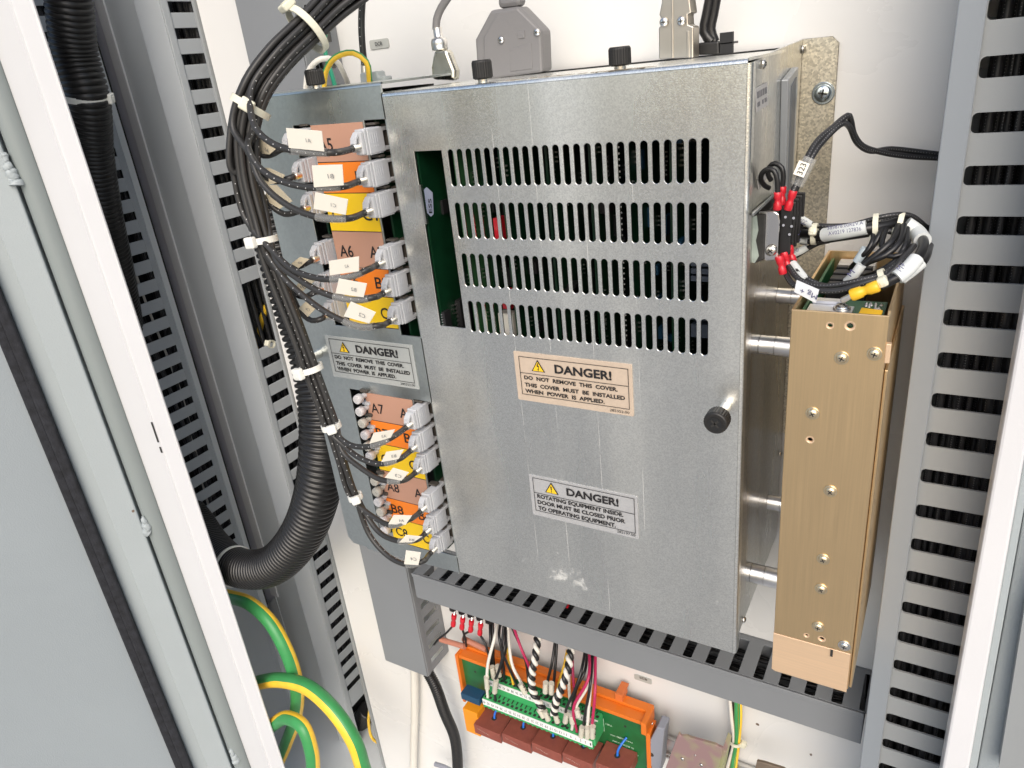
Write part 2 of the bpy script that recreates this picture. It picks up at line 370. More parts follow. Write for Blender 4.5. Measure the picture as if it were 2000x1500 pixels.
M_fib = dotted('dotted_black_jacket', (.030, .029, .028), (.62, .62, .62))
M_wire = mat('black_wire', (.012, .012, .013), .35)
M_wirep = dotted('printed_black_wire', (.026, .026, .028), (.5, .5, .5), .0016)
M_ww = mat('white_wire', (.72, .69, .62), .45)
M_wr = mat('crimson_wire', (.45, .02, .09), .4)
M_wy = mat('yellow_wire', (.75, .45, .03), .4)
M_wg = mat('green_wire', (.01, .22, .12), .4)
M_wb = mat('blue_wire', (.02, .16, .62), .4)
M_gy = striped('green_yellow', (.95, .60, .045), (.05, .30, .09), .65)
M_conn = mat('grey_connector', (.52, .53, .55), .5, bump=.1)
M_plug = mat('dust_plug', (.62, .60, .60), .5)
M_ferr = mat('nickel_ferrule', (.78, .76, .72), .3, metal=1)
M_tie = mat('nylon_tie', (.74, .72, .58), .4, spec=.4)
M_tiew = mat('nylon_tie_white', (.82, .82, .76), .4)
M_tag = mat('paper_tag', (.82, .78, .68), .55)
M_tago = mat('aged_tag', (.66, .58, .42), .6, noise=.12, nscale=60)
M_clear = mat('clear_film', (.75, .75, .72), .12, alpha=.2)
M_ink = mat('black_ink', (.012, .011, .012), .6)
M_inkg = mat('grey_ink', (.16, .16, .17), .6)
M_inkb = mat('violet_ink', (.06, .06, .16), .6)
M_tan = mat('tan_strip', (.50, .275, .19), .42, coat=.2)
M_orange = mat('orange_strip', (.90, .23, .015), .42, coat=.2)
M_yellow = mat('yellow_strip', (.92, .60, .01), .42, coat=.2)
M_lab1 = mat('label_cream_foil', (.66, .53, .41), .45, metal=.25, noise=.05, nscale=300)
M_lab2 = mat('label_grey_foil', (.52, .52, .52), .42, metal=.35, noise=.05, nscale=300)
M_lab3 = mat('label_clear_foil', (.52, .54, .52), .42, metal=.35)
M_yel = mat('sign_yellow', (.85, .55, .02), .5)
M_knob = mat('black_knob', (.016, .015, .014), .5)
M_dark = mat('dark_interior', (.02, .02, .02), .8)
M_pcb = mat('green_pcb', (.003, .028, .011), .35, noise=.25, nscale=90)
M_pcbl = mat('green_pcb_edge', (.03, .11, .04), .5)
M_chip = mat('black_chip', (.015, .015, .016), .4)
M_pin = mat('pin_metal', (.7, .7, .68), .3, metal=1)
M_red = mat('red_crimp', (.60, .015, .03), .35, coat=.3)
M_yc = mat('yellow_crimp', (.85, .50, .02), .4, coat=.2)
M_term = mat('green_terminal', (.05, .36, .12), .45)
M_termw = mat('white_marker', (.80, .80, .78), .5)
M_oc = mat('orange_carrier', (.70, .17, .015), .42)
M_oy = mat('amber_terminal', (.80, .28, .01), .42)
M_navy = mat('navy_block', (.012, .06, .12), .45)
M_brown = mat('brown_transformer', (.26, .070, .048), .5, noise=.12, nscale=120, bump=.2)
M_scr = mat('bright_screw', (.72, .70, .66), .26, metal=1)
M_slot = mat('dark_recess', (.03, .028, .025), .6)
M_hood = mat('grey_hood', (.185, .18, .18), .5, bump=.25, bscale=700)
M_pink = mat('salmon_sleeve', (.50, .20, .13), .55)
M_zinc = mat('yellow_zinc', (.52, .50, .30), .38, metal=.6, noise=.2, nscale=22)
n_z, l_z = nt(M_zinc); tz = n_z.new('ShaderNodeTexNoise'); tz.inputs['Scale'].default_value = 38; tcz = n_z.new('ShaderNodeTexCoord'); l_z.new(tcz.outputs['Object'], tz.inputs['Vector'])
rz = n_z.new('ShaderNodeValToRGB'); rz.color_ramp.elements[0].position = .42; rz.color_ramp.elements[0].color = (.50, .50, .27, 1); rz.color_ramp.elements[1].position = .58; rz.color_ramp.elements[1].color = (.48, .31, .30, 1)
l_z.new(tz.outputs[0], rz.inputs[0]); l_z.new(rz.outputs[0], n_z['Principled BSDF'].inputs['Base Color'])
M_dirt = mat('lip_dust', (.30, .24, .17), .8)
M_sleeve = mat('white_sleeve', (.66, .69, .68), .4)
M_slgrey = mat('grey_terminal', (.26, .27, .31), .5)
M_gplate = mat('grey_name_plate', (.42, .43, .40), .45)
M_ground = mat('concrete_ground', (.33, .325, .31), .8, noise=.15, nscale=2)

# ------------------------------------------------------------------ ground
g = MB(); g.box((-15, -20, -1.55), (15, 8, -1.5)); gr = g.build('ground', M_ground); gr['kind'] = 'structure'  # out of view, added to bounce light up and reflect in the metal

# ------------------------------------------------------------------ cabinet
cab = thing('electrical_cabinet', 'open grey and white electrical cabinet holding all the wired equipment', 'cabinet', (-.3, YB, -1.2))
b = MB(); b.box((-.622, YB, -.95), (.16, YB+.003, .42)); b.build('mounting_panel', M_white, cab)
b = MB(); b.box((kx(378, 0)*YB-.0002, YB-.003, -.95), (-.6225, YB+.014, .42)); b.build('panel_edge', M_ductl, cab)
b = MB(); b.box((-1.1, .80, -1.0), (.3, .81, 1.0)); b.build('rear_wall', M_inner, cab)
b = MB(); b.box((-1.1, .42, -1.0), (-1.09, .80, 1.0)); b.build('side_wall', M_inner, cab)  # unseen left wall, added to block light from the side
b = MB(); b.box((-1.1, .42, 1.0), (.3, .81, 1.01)); b.build('roof', M_inner, cab)  # unseen top, added to limit the sky light reaching inside
b = MB(); b.box((-1.1, .42, -1.01), (.3, .81, -1.0)); b.build('base_plate', M_inner, cab)
b = MB(); b.box((.16, .44, -1.0), (.17, .80, .5)); b.build('side_wall', M_inner, cab)  # unseen right wall, likewise added to shut out side light
# grey inner panel with its white folded edge
yi = .61
b = MB()
b.prism([Vector((kx(183, 0)*yi+.012, yi, .5)), Vector((kx(262, 0)*yi+.03, yi, .5)), Vector((kx(262, 0)*yi+.03, yi, -1.0)), Vector((kx(183, 0)*yi+.012, yi, -1.0))], Vector((0, .003, 0)))
b.build('inner_panel', M_inner, cab)
zc = P(545, 1165, yi).z
b = MB(); b.box((kx(183, 0)*(yi-.003), yi-.003, zc), (kx(200, 0)*(yi-.003), yi-.0005, .5)); b.build('folded_edge', mat('bright_edge_paint', (.88, .88, .88), .4), cab, .0006)
b = MB(); b.prism([Vector((kx(183, 0)*yi+.012, yi-.001, zc-.002)), P(470, 1240, yi-.001), P(430, 1500, yi-.001), P(560, 1800, yi-.001), Vector((kx(183, 0)*yi+.012, yi-.001, -1.0))], Vector((0, .002, 0)))
b.build('lower_panel', M_inner, cab)
b = MB(); b.prism(PP([(455, 1150, .64), (545, 1172, .64), (480, 1260, .64), (440, 1290, .64)]), Vector((0, .06, 0))); b.build('black_bracket', M_black, cab)
b = MB(); b.box((-.99, .612, -1.), (-.905, .614, .5)); b.build('recess_panel', mat('lavender_white_paint', (.74, .74, .80), .4), cab)
# frame posts
yp = .40
def strip(Ya, pa, Yb, pb, z0, z1):
    """vertical sheet between the vertical lines through pixel pa at depth Ya and pixel pb at depth Yb"""
    xa, xb = kx(*pa)*Ya, kx(*pb)*Yb
    return [Vector((xa, Ya, z0)), Vector((xb, Yb, z0)), Vector((xb, Yb, z1)), Vector((xa, Ya, z1))]
b = MB()
xa, xb, xc = kx(276, 900)*yp, kx(328, 900)*(yp), kx(403, 1044)*yp
prof = [(xa-.004, yp+.03), (xa, yp+.002), (xa+.002, yp), (xb-.0012, yp-.0015), (xb-.0004, yp-.0032), (xb+.0004, yp-.0032), (xb+.001, yp-.0015), (xc-.0015, yp), (xc, yp+.0015), (xc-.0005, yp+.003), (xc-.058, yp+.03)]
zz0, zz1 = -1.2, .5; V = [(x, y, zz0) for x, y in prof]+[(x, y, zz1) for x, y in prof]; n_ = len(prof)
b.add(V, [(i, i+1, i+1+n_, i+n_) for i in range(n_-1)]+[(n_-1, 0, n_, 2*n_-1)])
b.build('frame_post', M_post, cab)
b = MB(); zs = P(312, 850, yp).z
b.box((xb-.0002-.0008, yp-.0040, P(310, 824, yp).z), (xb+.0009, yp-.0030, P(320, 862, yp).z)); b.box((xb-.001, yp-.0040, P(321, 871, yp).z), (xb+.0009, yp-.0030, P(325, 882, yp).z)); b.build('paint_chip', M_slot, cab)
b = MB()
xe = lambda px, py, Y: kx(px, py)*Y
for (pa, pb, pc, pd, Y) in [((2014, 520), (2068, 520), (1893, 1500), (1840, 1500), .40)]:
    q = [P(*pa, Y), P(*pb, Y), P(*pc, Y), P(*pd, Y)]
    up = (q[0]-q[3]).normalized(); up2 = (q[1]-q[2]).normalized()
    q = [q[0]+up*.45, q[1]+up2*.45, q[2]-up2*.4, q[3]-up*.4]
    b.prism(q, Vector((0, .02, 0)))
b.build('frame_post', M_post, cab, .0015)
# name plates and cable tie mounts on the panel
def name_plate(px, corners, txt, tl, tr, cap):
    z0 = P(*corners[2], YB).z; z1 = P(*corners[0], YB).z; x0 = P(*corners[0], YB).x; x1 = P(*corners[1], YB).x
    o = plate('name_plate', rrect(x0, x1, z0, z1, .0015), [], .0008, FRONT(YB-.0009), M_gplate, cab, .0001)
    a, c = P(*tl, YB-.0021), P(*tr, YB-.0021); c.z = a.z
    text([(txt, a, VX, VZ, c.x-a.x, cap*mpp(*tl, YB))], M_ink, o)
name_plate(0, [(722, 79), (759, 76), (759, 93)], 'DCR', (733, 90), (747, 88), 7)
name_plate(0, [(1239, 1315), (1273, 1325), (1272, 1336)], 'SCB', (1249, 1325), (1264, 1329), 5)
for (px, py) in [(241, 222), (376, 664)]:
    c_ = P(px, py, .628); b = MB(); b.box(c_+Vector((-.006, -.010, -.010)), c_+Vector((.006, -.004, .010))); b.box(c_+Vector((-.006, -.004, -.010)), c_+Vector((-.003, .01, .010))); b.box(c_+Vector((.003, -.004, -.010)), c_+Vector((.006, .01, .010)))
    b.build('tie_mount', M_tie, cab, .0015)

# ------------------------------------------------------------------ doors
door = thing('cabinet_door', 'grey open cabinet door with black gasket in the lower left corner', 'door', (-.85, .33, -1.2))
hx, hy = kx(276, 900)*yp-.0005, yp     # hinge line start
dd = Vector((-.62, -.78, 0)).normalized()
def on_door(px, py, back=0):
    k = kx(px, py); # hx+t*dx = k*(hy+t*dy)
    t = (k*(hy+back)-hx)/(dd.x-k*dd.y); return Vector((hx+dd.x*t, hy+back+dd.y*t, 0))
nrm = Vector((dd.y, -dd.x, 0)) ; nrm = nrm if nrm.dot(Vector((-hx, -hy, 0))) > 0 else -nrm
def dstrip(name, pa, pb, m, out=0, th=.004, bev=.0008, parent=door):
    a, c_ = on_door(*pa), on_door(*pb); b = MB()
    q = [a+nrm*out, c_+nrm*out]
    b.prism([Vector((q[0].x, q[0].y, -1.2)), Vector((q[1].x, q[1].y, -1.2)), Vector((q[1].x, q[1].y, .6)), Vector((q[0].x, q[0].y, .6))], -nrm*th)
    return b.build(name, m, parent, bev)
dstrip('door_flange', (232, 900), (174, 900), M_greyl, .004, .02, .0015)
dstrip('door_channel', (173.6, 900), (134, 900), M_greyl, -.006, .003)
gk = dstrip('gasket', (135.5, 900), (114, 900), M_gask, .004, .009, .002)
b = MB(); a_, c_ = on_door(116, 900), on_door(93.5, 900)
b.prism([Vector((a_.x, a_.y, -1.2))+nrm*.0015, Vector((c_.x, c_.y, -1.2))+nrm*.0015, Vector((c_.x, c_.y, .6))+nrm*.0015, Vector((a_.x, a_.y, .6))+nrm*.0015], -nrm*.007); b.build('gasket', M_gask, door, .002)
dstrip('door_panel', (134, 900), (-420, 900), M_grey, -.008, .003)
# hinge bar beside the post
a_ = on_door(255, 900); b = MB(); rb = (on_door(276, 900)-on_door(233, 900)).length/2*.98
b.cyl((a_.x-.001, a_.y+.003, -1.2), (a_.x-.001, a_.y+.003, .6), rb*1.02, n=40); b.build('hinge_bar', mat('hinge_grey', (.25, .28, .275), .5, bump=.35, bscale=900), door)
for (px, py, L, s) in [(20, 330, .030, 1.5), (279, 1018, .024, 1.2), (450, 1465, .028, 1.2)]:
    c_ = on_door(px+ (5 if px > 25 else 2), py); r0 = ray(px, py); c_.z = r0[2]/r0[1]*c_.y; b = MB(); q = random.Random(px)
    pts = [c_+Vector((q.uniform(-.0012, .0012), q.uniform(-.0012, .0012), L*(i/11-.5)))+nrm*.006 for i in range(12)]
    rs = [(.0018+.0024*(i/11)+q.uniform(-.0007, .0007))*s for i in range(12)]
    sp = spline(pts, .0012); Lt = sum((sp[i+1]-sp[i]).length for i in range(len(sp)-1))
    b.tube(sp, 0, 10, rf=lambda u, rs=rs, Lt=Lt: rs[11-min(11, int(u/Lt*11))]); b.build('weld_bead', M_greyl, door)
rd = thing('cabinet_door', 'pale grey flanged cabinet door along the right picture edge', 'door', (.06, .37, -1.2))
for (pts, Y, m, nm) in [([(2066, 530), (2085, 530), (1908, 1500), (1891, 1500)], .402, M_greyl, 'door_flange'), ([(2086, 530), (2400, 530), (2300, 1500), (1909, 1500)], .41, M_grey, 'door_panel')]:
    q = PP([(x, y, Y) for x, y in pts]); up = VZ
    q = [q[0]+(q[0]-q[3])*.5, q[1]+(q[1]-q[2])*.5, q[2]+(q[2]-q[1])*.5, q[3]+(q[3]-q[0])*.5]
    b = MB(); b.prism(q, Vector((0, .01, 0))); b.build(nm, m, rd, .0008)
b = MB(); q = PP([(2000, 1195, .400), (2060, 1000, .400), (2040, 1500, .400), (1951, 1500, .400)]); b.prism(q, Vector((0, .009, 0))); b.build('door_return', M_ductl, rd)

# ------------------------------------------------------------------ wiring ducts
# horizontal duct below the unit
yh = .466; zh = P(1400, 1305, yh).z; zh2 = P(1397, 1360, yh).z
wd = thing('wiring_duct', 'long horizontal grey slotted wiring duct under the metal control box', 'wiring duct', (-.22, YB, zh), 'slotted wiring ducts')
xh0, xh1 = kx(806, 1128)*yh, -.0115
b = MB(); b.box((xh0, yh, zh2), (xh1, yh+.0015, zh-.0005)); b.box((xh0, yh, zh-.004), (xh1, yh-.0012, zh+.0008)); b.build('duct_cover', M_duct, wd, .0006)
sx0 = P(827, 1120.5, yh+.005).x
holes = []
for i in range(-1, 22):
    a = -.4362+.02*i*1.0+.0005
    if a < xh0+.003: continue
    holes.append(rrect(a, a+.0080, yh+.0026, YB-.0065, .0014, 3))
plate('slotted_wall', rect(xh0, xh1, yh+.0016, YB-.002), holes, .0016, TOP(zh), M_duct, wd)
b = MB(); b.box((xh0, YB-.0018, zh2), (xh1, YB-.0005, zh)); b.box((xh0, yh+.0016, zh2), (xh1, YB-.002, zh2+.0015)); b.build('duct_base', M_duct, wd)
def duct_wires(name, label, paths, r, m=None, seed=1):
    b = MB(); q = random.Random(seed)
    for p in paths: b.tube(p, r*q.uniform(.7, 1.15), 8, phase=q.uniform(-.8, .8))
    o = b.build(name, m or M_wirep); tag(o, label, 'wires', None, 'stuff'); return o
q = random.Random(5); paths = []
for i in range(14):
    y0 = q.uniform(yh+.008, YB-.008); z0 = zh-q.uniform(.008, .026)
    paths.append(spline([Vector((xh0+.01+j*(xh1-xh0-.02)/8, y0+q.uniform(-.004, .004), z0+q.uniform(-.003, .003))) for j in range(9)], .01))
duct_wires('wire_bundle', 'black wires lying inside the horizontal duct', paths, .0016, M_wire)
def slat_wall(x, y0, y1, ya, yb, z0, z1, hs, m, parent, th=.0015):
    b = MB(); b.box((x-th, y0, z0), (x, ya, z1)); b.box((x-th, yb, z0), (x, y1, z1))
    hs = sorted(hs); prev = z0
    for (h0, h1) in hs+[(z1, z1)]:
        if h0 > prev: b.box((x-th, ya, prev), (x, yb, h0))
        prev = max(prev, h1)
    return b.build('slotted_wall', m, parent, .0004, 1)
# right vertical duct
yr = .436; xr0, xr1, xr2 = kx(1872, 0)*yr, kx(1930, 0)*yr, .155
wd = thing('wiring_duct', 'pale grey vertical slotted wiring duct on the right beside the gold unit', 'wiring duct', (.06, yr+.06, -.7), 'slotted wiring ducts')
b = MB(); b.box((xr0, yr-.0022, -.8), (xr1, yr+.0002, .4)); b.box((xr0, yr+.0004, -.8), (xr0+.0018, YB-.003, .4)); b.build('duct_cover', mat('bluish_pvc', (.25, .275, .30), .45, bump=.1, bscale=900), wd, .0007)
holes = []; zr = [yr*(.0573-.0573*i*1.006+ -.007593+.002) for i in range(-5, 34)]
zs0 = -.007593*yr; 
zl = [-.007593, -.05684, -.11583, -.17314, -.23003, None, -.34606, -.40192, -.4606, -.51755, -.5725, -.6303, -.6854, -.7447, -.8030, -.8607, -.91645, -.97407, -1.0327, -1.0847, -1.1445]
zc_ = [yr*(-.0040-.0573*i) for i in range(-6, 30)]
def round_slat_wall(x0, xs, xe, zs, hh_, r, z0, z1, y, th, m, parent, bev=.0004):
    b = MB(); b.box((x0, y, z0), (xs, y+th, z1)); zs = sorted(zs); edges = [(None, z0)]+[(z-hh_, z+hh_) for z in zs]+[(z1, None)]
    prev = None
    for a_, c_ in zip(edges[:-1], edges[1:]):
        lo = a_[1]; hi = c_[0]; pts = []
        if a_[0] is not None: pts += [(xs+r+r*math.cos(t), lo-r+r*math.sin(t)) for t in [math.pi-math.pi/2*k/5 for k in range(6)]]
        else: pts += [(xs, lo)]
        pts += [(xe, lo), (xe, hi)]
        if c_[1] is not None: pts += [(xs+r+r*math.cos(t), hi+r+r*math.sin(t)) for t in [math.pi*1.5-math.pi/2*k/5 for k in range(6)]]
        else: pts += [(xs, hi)]
        b.prism([Vector((p[0], y, p[1])) for p in pts], Vector((0, th, 0)))
    return b.build('slotted_wall', m, parent, bev, 2)
zc_ = [z for z in zc_ if -.79 < z < .39]
round_slat_wall(xr1-.003, xr1+.0004, xr2, zc_, .0048, .0024, -.8, .4, yr+.0006, .0016, M_ductl, wd)
round_slat_wall(xr0+.002, xr1+.0004, xr2, zc_, .0043, .0034, -.8, .4, yr+.055, .0014, M_ductl, wd)
q = random.Random(8); paths = []
for i in range(46):
    x0 = q.uniform(.012, .074); y0 = yr+q.uniform(.012, .045)
    bot = x0-.010+q.uniform(-.004, .004)
    paths.append(spline([Vector((x0+(bot-x0)*j/8+q.uniform(-.0015, .0015), y0+q.uniform(-.002, .002), .4-1.2*j/8)) for j in range(9)], .01))
duct_wires('wire_bundle', 'printed black wires running down inside the right duct', paths, .0021, seed=3)
# middle vertical duct behind the bundle
xm = -.460; ym = .460/.975; xml = -1.108*ym; zmb = P(800, 1303, ym).z
wd = thing('wiring_duct', 'grey vertical duct behind the fibre cables, ending below the left cover', 'wiring duct', (xml, YB, zmb), 'slotted wiring ducts')
zml = P(758, 1290, ym).z
b = MB(); b.box((xml, ym-.0014, zml), (xm-.0002, ym, .4)); b.box((xml, ym, zml), (xml+.0015, ym+.008, .4)); b.box((xm-.0015, ym+.0001, zml), (xm+.0008, ym+.006, .4)); b.build('duct_cover', M_duct, wd, .0006)
holes = []; 
for i in range(0, 50):
    z = zml+.010+.02*i
    if z > .38: break
    holes.append(rrect(ym+.0105, YB-.008, z, z+.0075, .001, 2))
plate('slotted_wall', rect(ym+.0004, YB-.0005, zml, .4), holes, .0014, SIDE(xm), M_duct, wd, .0002)
q = random.Random(15); paths = []
for i in range(9):
    x0 = xm-q.uniform(.006, .03); y0 = q.uniform(ym+.01, YB-.008)
    paths.append(spline([Vector((x0+q.uniform(-.002, .002), y0+q.uniform(-.002, .002), .35-.6*j/6)) for j in range(7)], .01))
duct_wires('wire_bundle', 'black and white wires inside the duct behind the fibre cables', paths, .0016, seed=4)
# left vertical duct
yl = .56; xw = kx(311, 0)*yl; xcl = kx(262, 0)*yl; ys = xw/-1.2855
wd = thing('wiring_duct', 'tall dark grey duct with wide slats left of the white panel', 'wiring duct', (xw, .6, -.9), 'slotted wiring ducts')
zlb = ys*-1.59
b = MB(); b.box((xcl, yl-.0015, -1.0), (xw, yl, .42)); b.box((xw-.0016, yl+.0002, -1.0), (xw+.0006, ys-.001, .42)); b.build('duct_cover', M_duct2, wd, .0006)
holes = []; gap_top = ys*-.50; gap_bot = ys*-.63
for i in range(-4, 40):
    zbm = ys*(.1416-.0446*i)
    if zbm < zlb: break
    if zbm < ray(490, 575)[2]/ray(490, 575)[1]*ys and zbm > ray(520, 690)[2]/ray(520, 690)[1]*ys: continue
    holes.append((zbm, zbm+.0105))
za, zb_ = PX(480, 553, xw).z, PX(520, 676, xw).z
hh = [h for h in holes if not (h[0] < za+.002 and h[1] > zb_-.002)]+[(zb_, za)]
slat_wall(xw-.0008, ys-.004, .70, ys+.0008, .66, zlb-.012, .42, hh, M_duct2, wd)
q = random.Random(25); paths = []
for i in range(22):
    x0 = xw-q.uniform(.008, .045); y0 = q.uniform(yl+.014, .68)
    paths.append(spline([Vector((x0+q.uniform(-.003, .003), y0+q.uniform(-.003, .003), .4-1.25*j/8)) for j in range(9)], .012))
duct_wires('wire_bundle', 'printed black wires filling the tall left duct', paths, .0026, seed=6)
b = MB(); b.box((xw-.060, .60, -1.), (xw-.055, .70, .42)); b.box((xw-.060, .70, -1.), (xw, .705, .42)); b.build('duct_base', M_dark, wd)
# far left duct
xf = -.88; yf1 = .557
wd = thing('wiring_duct', 'far left grey duct with short slots between white post and blue recess', 'wiring duct', (xf, .5, -.9), 'slotted wiring ducts')
holes = []; zfb = PX(455, 1062, xf).z
for i in range(-9, 30):
    ztop = yf1*(-.1329-.0458*i)
    if ztop < zfb+.012: break
    if ztop > .4: continue
    holes.append((ztop-.0098, ztop))
slat_wall(xf, .44, .572, .478, yf1, -1.0, .42, holes, M_duct2, wd)
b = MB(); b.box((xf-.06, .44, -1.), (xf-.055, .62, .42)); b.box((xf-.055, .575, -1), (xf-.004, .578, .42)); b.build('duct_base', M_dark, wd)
b = MB(); b.box((xf+.0002, .564, -1.0), (xf+.003, .572, .42)); b.build('duct_lip', M_inner, wd)
q = random.Random(35); paths = []; p2 = []
for i in range(16):
    x0 = xf-q.uniform(.005, .03); y0 = q.uniform(.46, .565)
    (p2 if i in (4, 9) else paths).append(spline([Vector((x0+q.uniform(-.003, .003), y0+q.uniform(-.008, .008), .4-1.25*j/8)) for j in range(9)], .012))
duct_wires('wire_bundle', 'dark wires seen through the short slots of the far left duct', paths, .0026, seed=7)
duct_wires('wire_bundle', 'pale tan wires among dark ones in the far left duct', p2, .0022, M_ww, seed=9)

# ------------------------------------------------------------------ main control unit
cu = thing('control_unit', 'large galvanised steel control box with rows of ventilation slots and danger labels', 'control box', ((xl+xr)/2, YB, zb))
RB = .0022
def Pd(px, py): v = P(px, py, D); return v.x, v.z
holes = []
rows = [((878, 289), (888.5, 362), (1377, 273), (1375, 361)), ((892, 394), (902, 463), (1376, 398), (1370, 482)), ((905, 493), (914.5, 558), (1373, 516), (1373, 592)), ((917.5, 586.5), (927, 647), (1372, 625), (1371, 696))]
x_first = Pd(878, 289)[0]; x_last = Pd(1377, 273)[0]
rowz = []
for (a, b_, c_, d_) in rows:
    rowz.append(((Pd(*a)[1]+Pd(*c_)[1])/2, (Pd(*b_)[1]+Pd(*d_)[1])/2))
SLW = .0040
slot_x = [x_first+(x_last-x_first)*i/24 for i in range(25)]
for (z1, z0) in rowz:
    for x in slot_x: holes.append(rrect(x-SLW/2, x+SLW/2, z0, z1, SLW/2*.98, 4))
wx0, wz1 = Pd(808, 296); wx1 = Pd(862, 296)[0]; wz0 = Pd(905, 641)[1]
holes.append(rect(wx0, wx1, wz0, wz1))
fc = plate('front_cover', rect(xl, xr-RB, zb, zt-RB), holes, .0014, FRONT(D), M_galv, cu, .00022)
# bends and top
b = MB(); n = 6
def bend(ax0, ax1, cy, cz, r, horiz=True):
    vs = []
    for i in range(n+1):
        q = math.pi/2*i/n
        dy, dz = -r*math.cos(q), r*math.sin(q)
        if horiz: vs += [(ax0, cy+dy, cz+dz), (ax1, cy+dy, cz+dz)]
        else: vs += [(cz+dz, cy+dy, ax0), (cz+dz, cy+dy, ax1)]
    b.add(vs, [(2*i, 2*i+1, 2*i+3, 2*i+2) for i in range(n)], smooth=True)
bend(xl, xr-RB, D+RB, zt-RB, RB); b.box((xl, D+RB, zt-.0014), (xr-RB, D+.085, zt))
o = b.build('cover_top', M_galv, cu)
b = MB(); bend(zb, zt-RB, D+RB, xr-RB, RB, False); b.box((xr-.0014, D+RB, zb), (xr, D+.007, zt-RB)); b.build('cover_edge', M_galv, cu)
b = MB(); b.box((xl, D+.0001, zb), (xl+.0014, D+.05, zt-.002)); b.build('cover_edge', M_galv, cu)
xs_ = xr-.0025
side = plate('side_panel', [(D+.0016, zb+.002), (YB-.005, zb+.003), (YB-.005, P(1577, 76, YB-.004).z), (D+.06, zt+.0005), (D+.0016, zt-.003)], [], .0014, SIDE(xs_), M_galv2, cu)
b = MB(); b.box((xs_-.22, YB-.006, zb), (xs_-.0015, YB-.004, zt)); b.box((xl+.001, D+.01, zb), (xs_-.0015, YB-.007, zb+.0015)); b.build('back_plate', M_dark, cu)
b = MB(); b.box((xl+.001, D+.086, zt-.0025), (xs_-.0016, YB-.007, zt-.001)); b.build('chassis_top', M_galv, cu)
# folded mounting flange with a chamfered corner
yfl = YB-.0035; fx0 = xs_-.0005; fx1 = kx(1640, 70)*yfl; ft = P(1600, 73, yfl).z
ch = .004
fl = plate('mounting_flange', [(fx0, ft-.27), (fx1, ft-.27), (fx1, ft-ch), (fx1-ch, ft), (fx0, ft)], [], .0018, FRONT(yfl), M_flange, cu, .0003)
def screw(c, nrm_, r, parent, name='screw', m=None, washer=True, rot=0):
    nrm_ = Vector(nrm_).normalized(); u = nrm_.orthogonal().normalized(); w = nrm_.cross(u)
    b = MB()
    if washer: b.lathe(c, nrm_, [(0, r*1.28), (r*.16, r*1.28), (r*.2, r*1.2)], 24)
    b.lathe(c, nrm_, [(r*.1, r), (r*.35, r*.96), (r*.55, r*.75), (r*.66, r*.4), (r*.68, .0001)], 24)
    o = b.build(name, m or M_scr, parent)
    b = MB(); z = nrm_*(r*.69)
    for a in (rot, rot+math.pi/2):
        d_ = u*math.cos(a)+w*math.sin(a); e = nrm_.cross(d_)
        b.prism([c+z+d_*r*.5+e*r*.10, c+z+d_*r*.5-e*r*.10, c+z-d_*r*.5-e*r*.10, c+z-d_*r*.5+e*r*.10], -nrm_*r*.2)
    par_ = o if parent.parent is None else parent
    b.build('cross_recess', M_slot, par_)
    return o
screw(P(1608, 182, yfl-.0002), (0, -1, 0), .0052, cu, m=mat('zinc_screw', (.55, .62, .66), .25, metal=1), rot=.6)
for (px, py) in [(1490, 125), (1567, 96), (1452, 1210), (1541, 640), (1523, 885)]:
    screw(PX(px, py, xs_+.0003), (1, 0, 0), .0024, cu, washer=False)
# side stickers, channel
for (c4) in [[(1476, 172), (1499, 160), (1500, 205), (1477, 220)], [(1480, 352), (1503, 330), (1500, 345), (1482, 372)]]:
    q = [PX(px, py, xs_+.0006) for px, py in c4]; b = MB(); b.prism(q, Vector((-.0003, 0, 0))); st = b.build('sticker', mat('dull_sticker', (.45, .44, .43), .5), cu)
    if c4[0][1] == 172:
        b = MB()
        for (a, e, r0, r1) in [(.1, .22, .18, .45), (.28, .36, .18, .45), (.42, .5, .18, .45), (.56, .68, .18, .45), (.74, .9, .18, .45), (.1, .3, .62, .8), (.5, .6, .62, .8), (.7, .88, .62, .8)]:
            L = lambda u, v: (q[0].lerp(q[1], u)).lerp(q[3].lerp(q[2], u), v)+Vector((.0002, 0, 0))
            b.prism([L(a, r0), L(e, r0), L(e, r1), L(a, r1)], Vector((-.0002, 0, 0)))
        b.build('printed_code', M_inkg, st)
q = [PX(1540, 155, xs_+.004), PX(1560, 130, xs_+.004), PX(1548, 385, xs_+.004), PX(1533, 430, xs_+.004)]
b = MB(); b.prism(q, Vector((-.004, 0, 0))); chn = b.build('card_slot', mat('slot_grey', (.33, .35, .37), .4, metal=.5), cu, .0006)
q = [PX(1547, 168, xs_+.0045), PX(1556, 150, xs_+.0045), PX(1546, 380, xs_+.0045), PX(1538, 410, xs_+.0045)]
b = MB(); b.prism(q, Vector((-.0005, 0, 0))); b.build('slot_opening', mat('slot_dark', (.10, .11, .12), .5), chn)
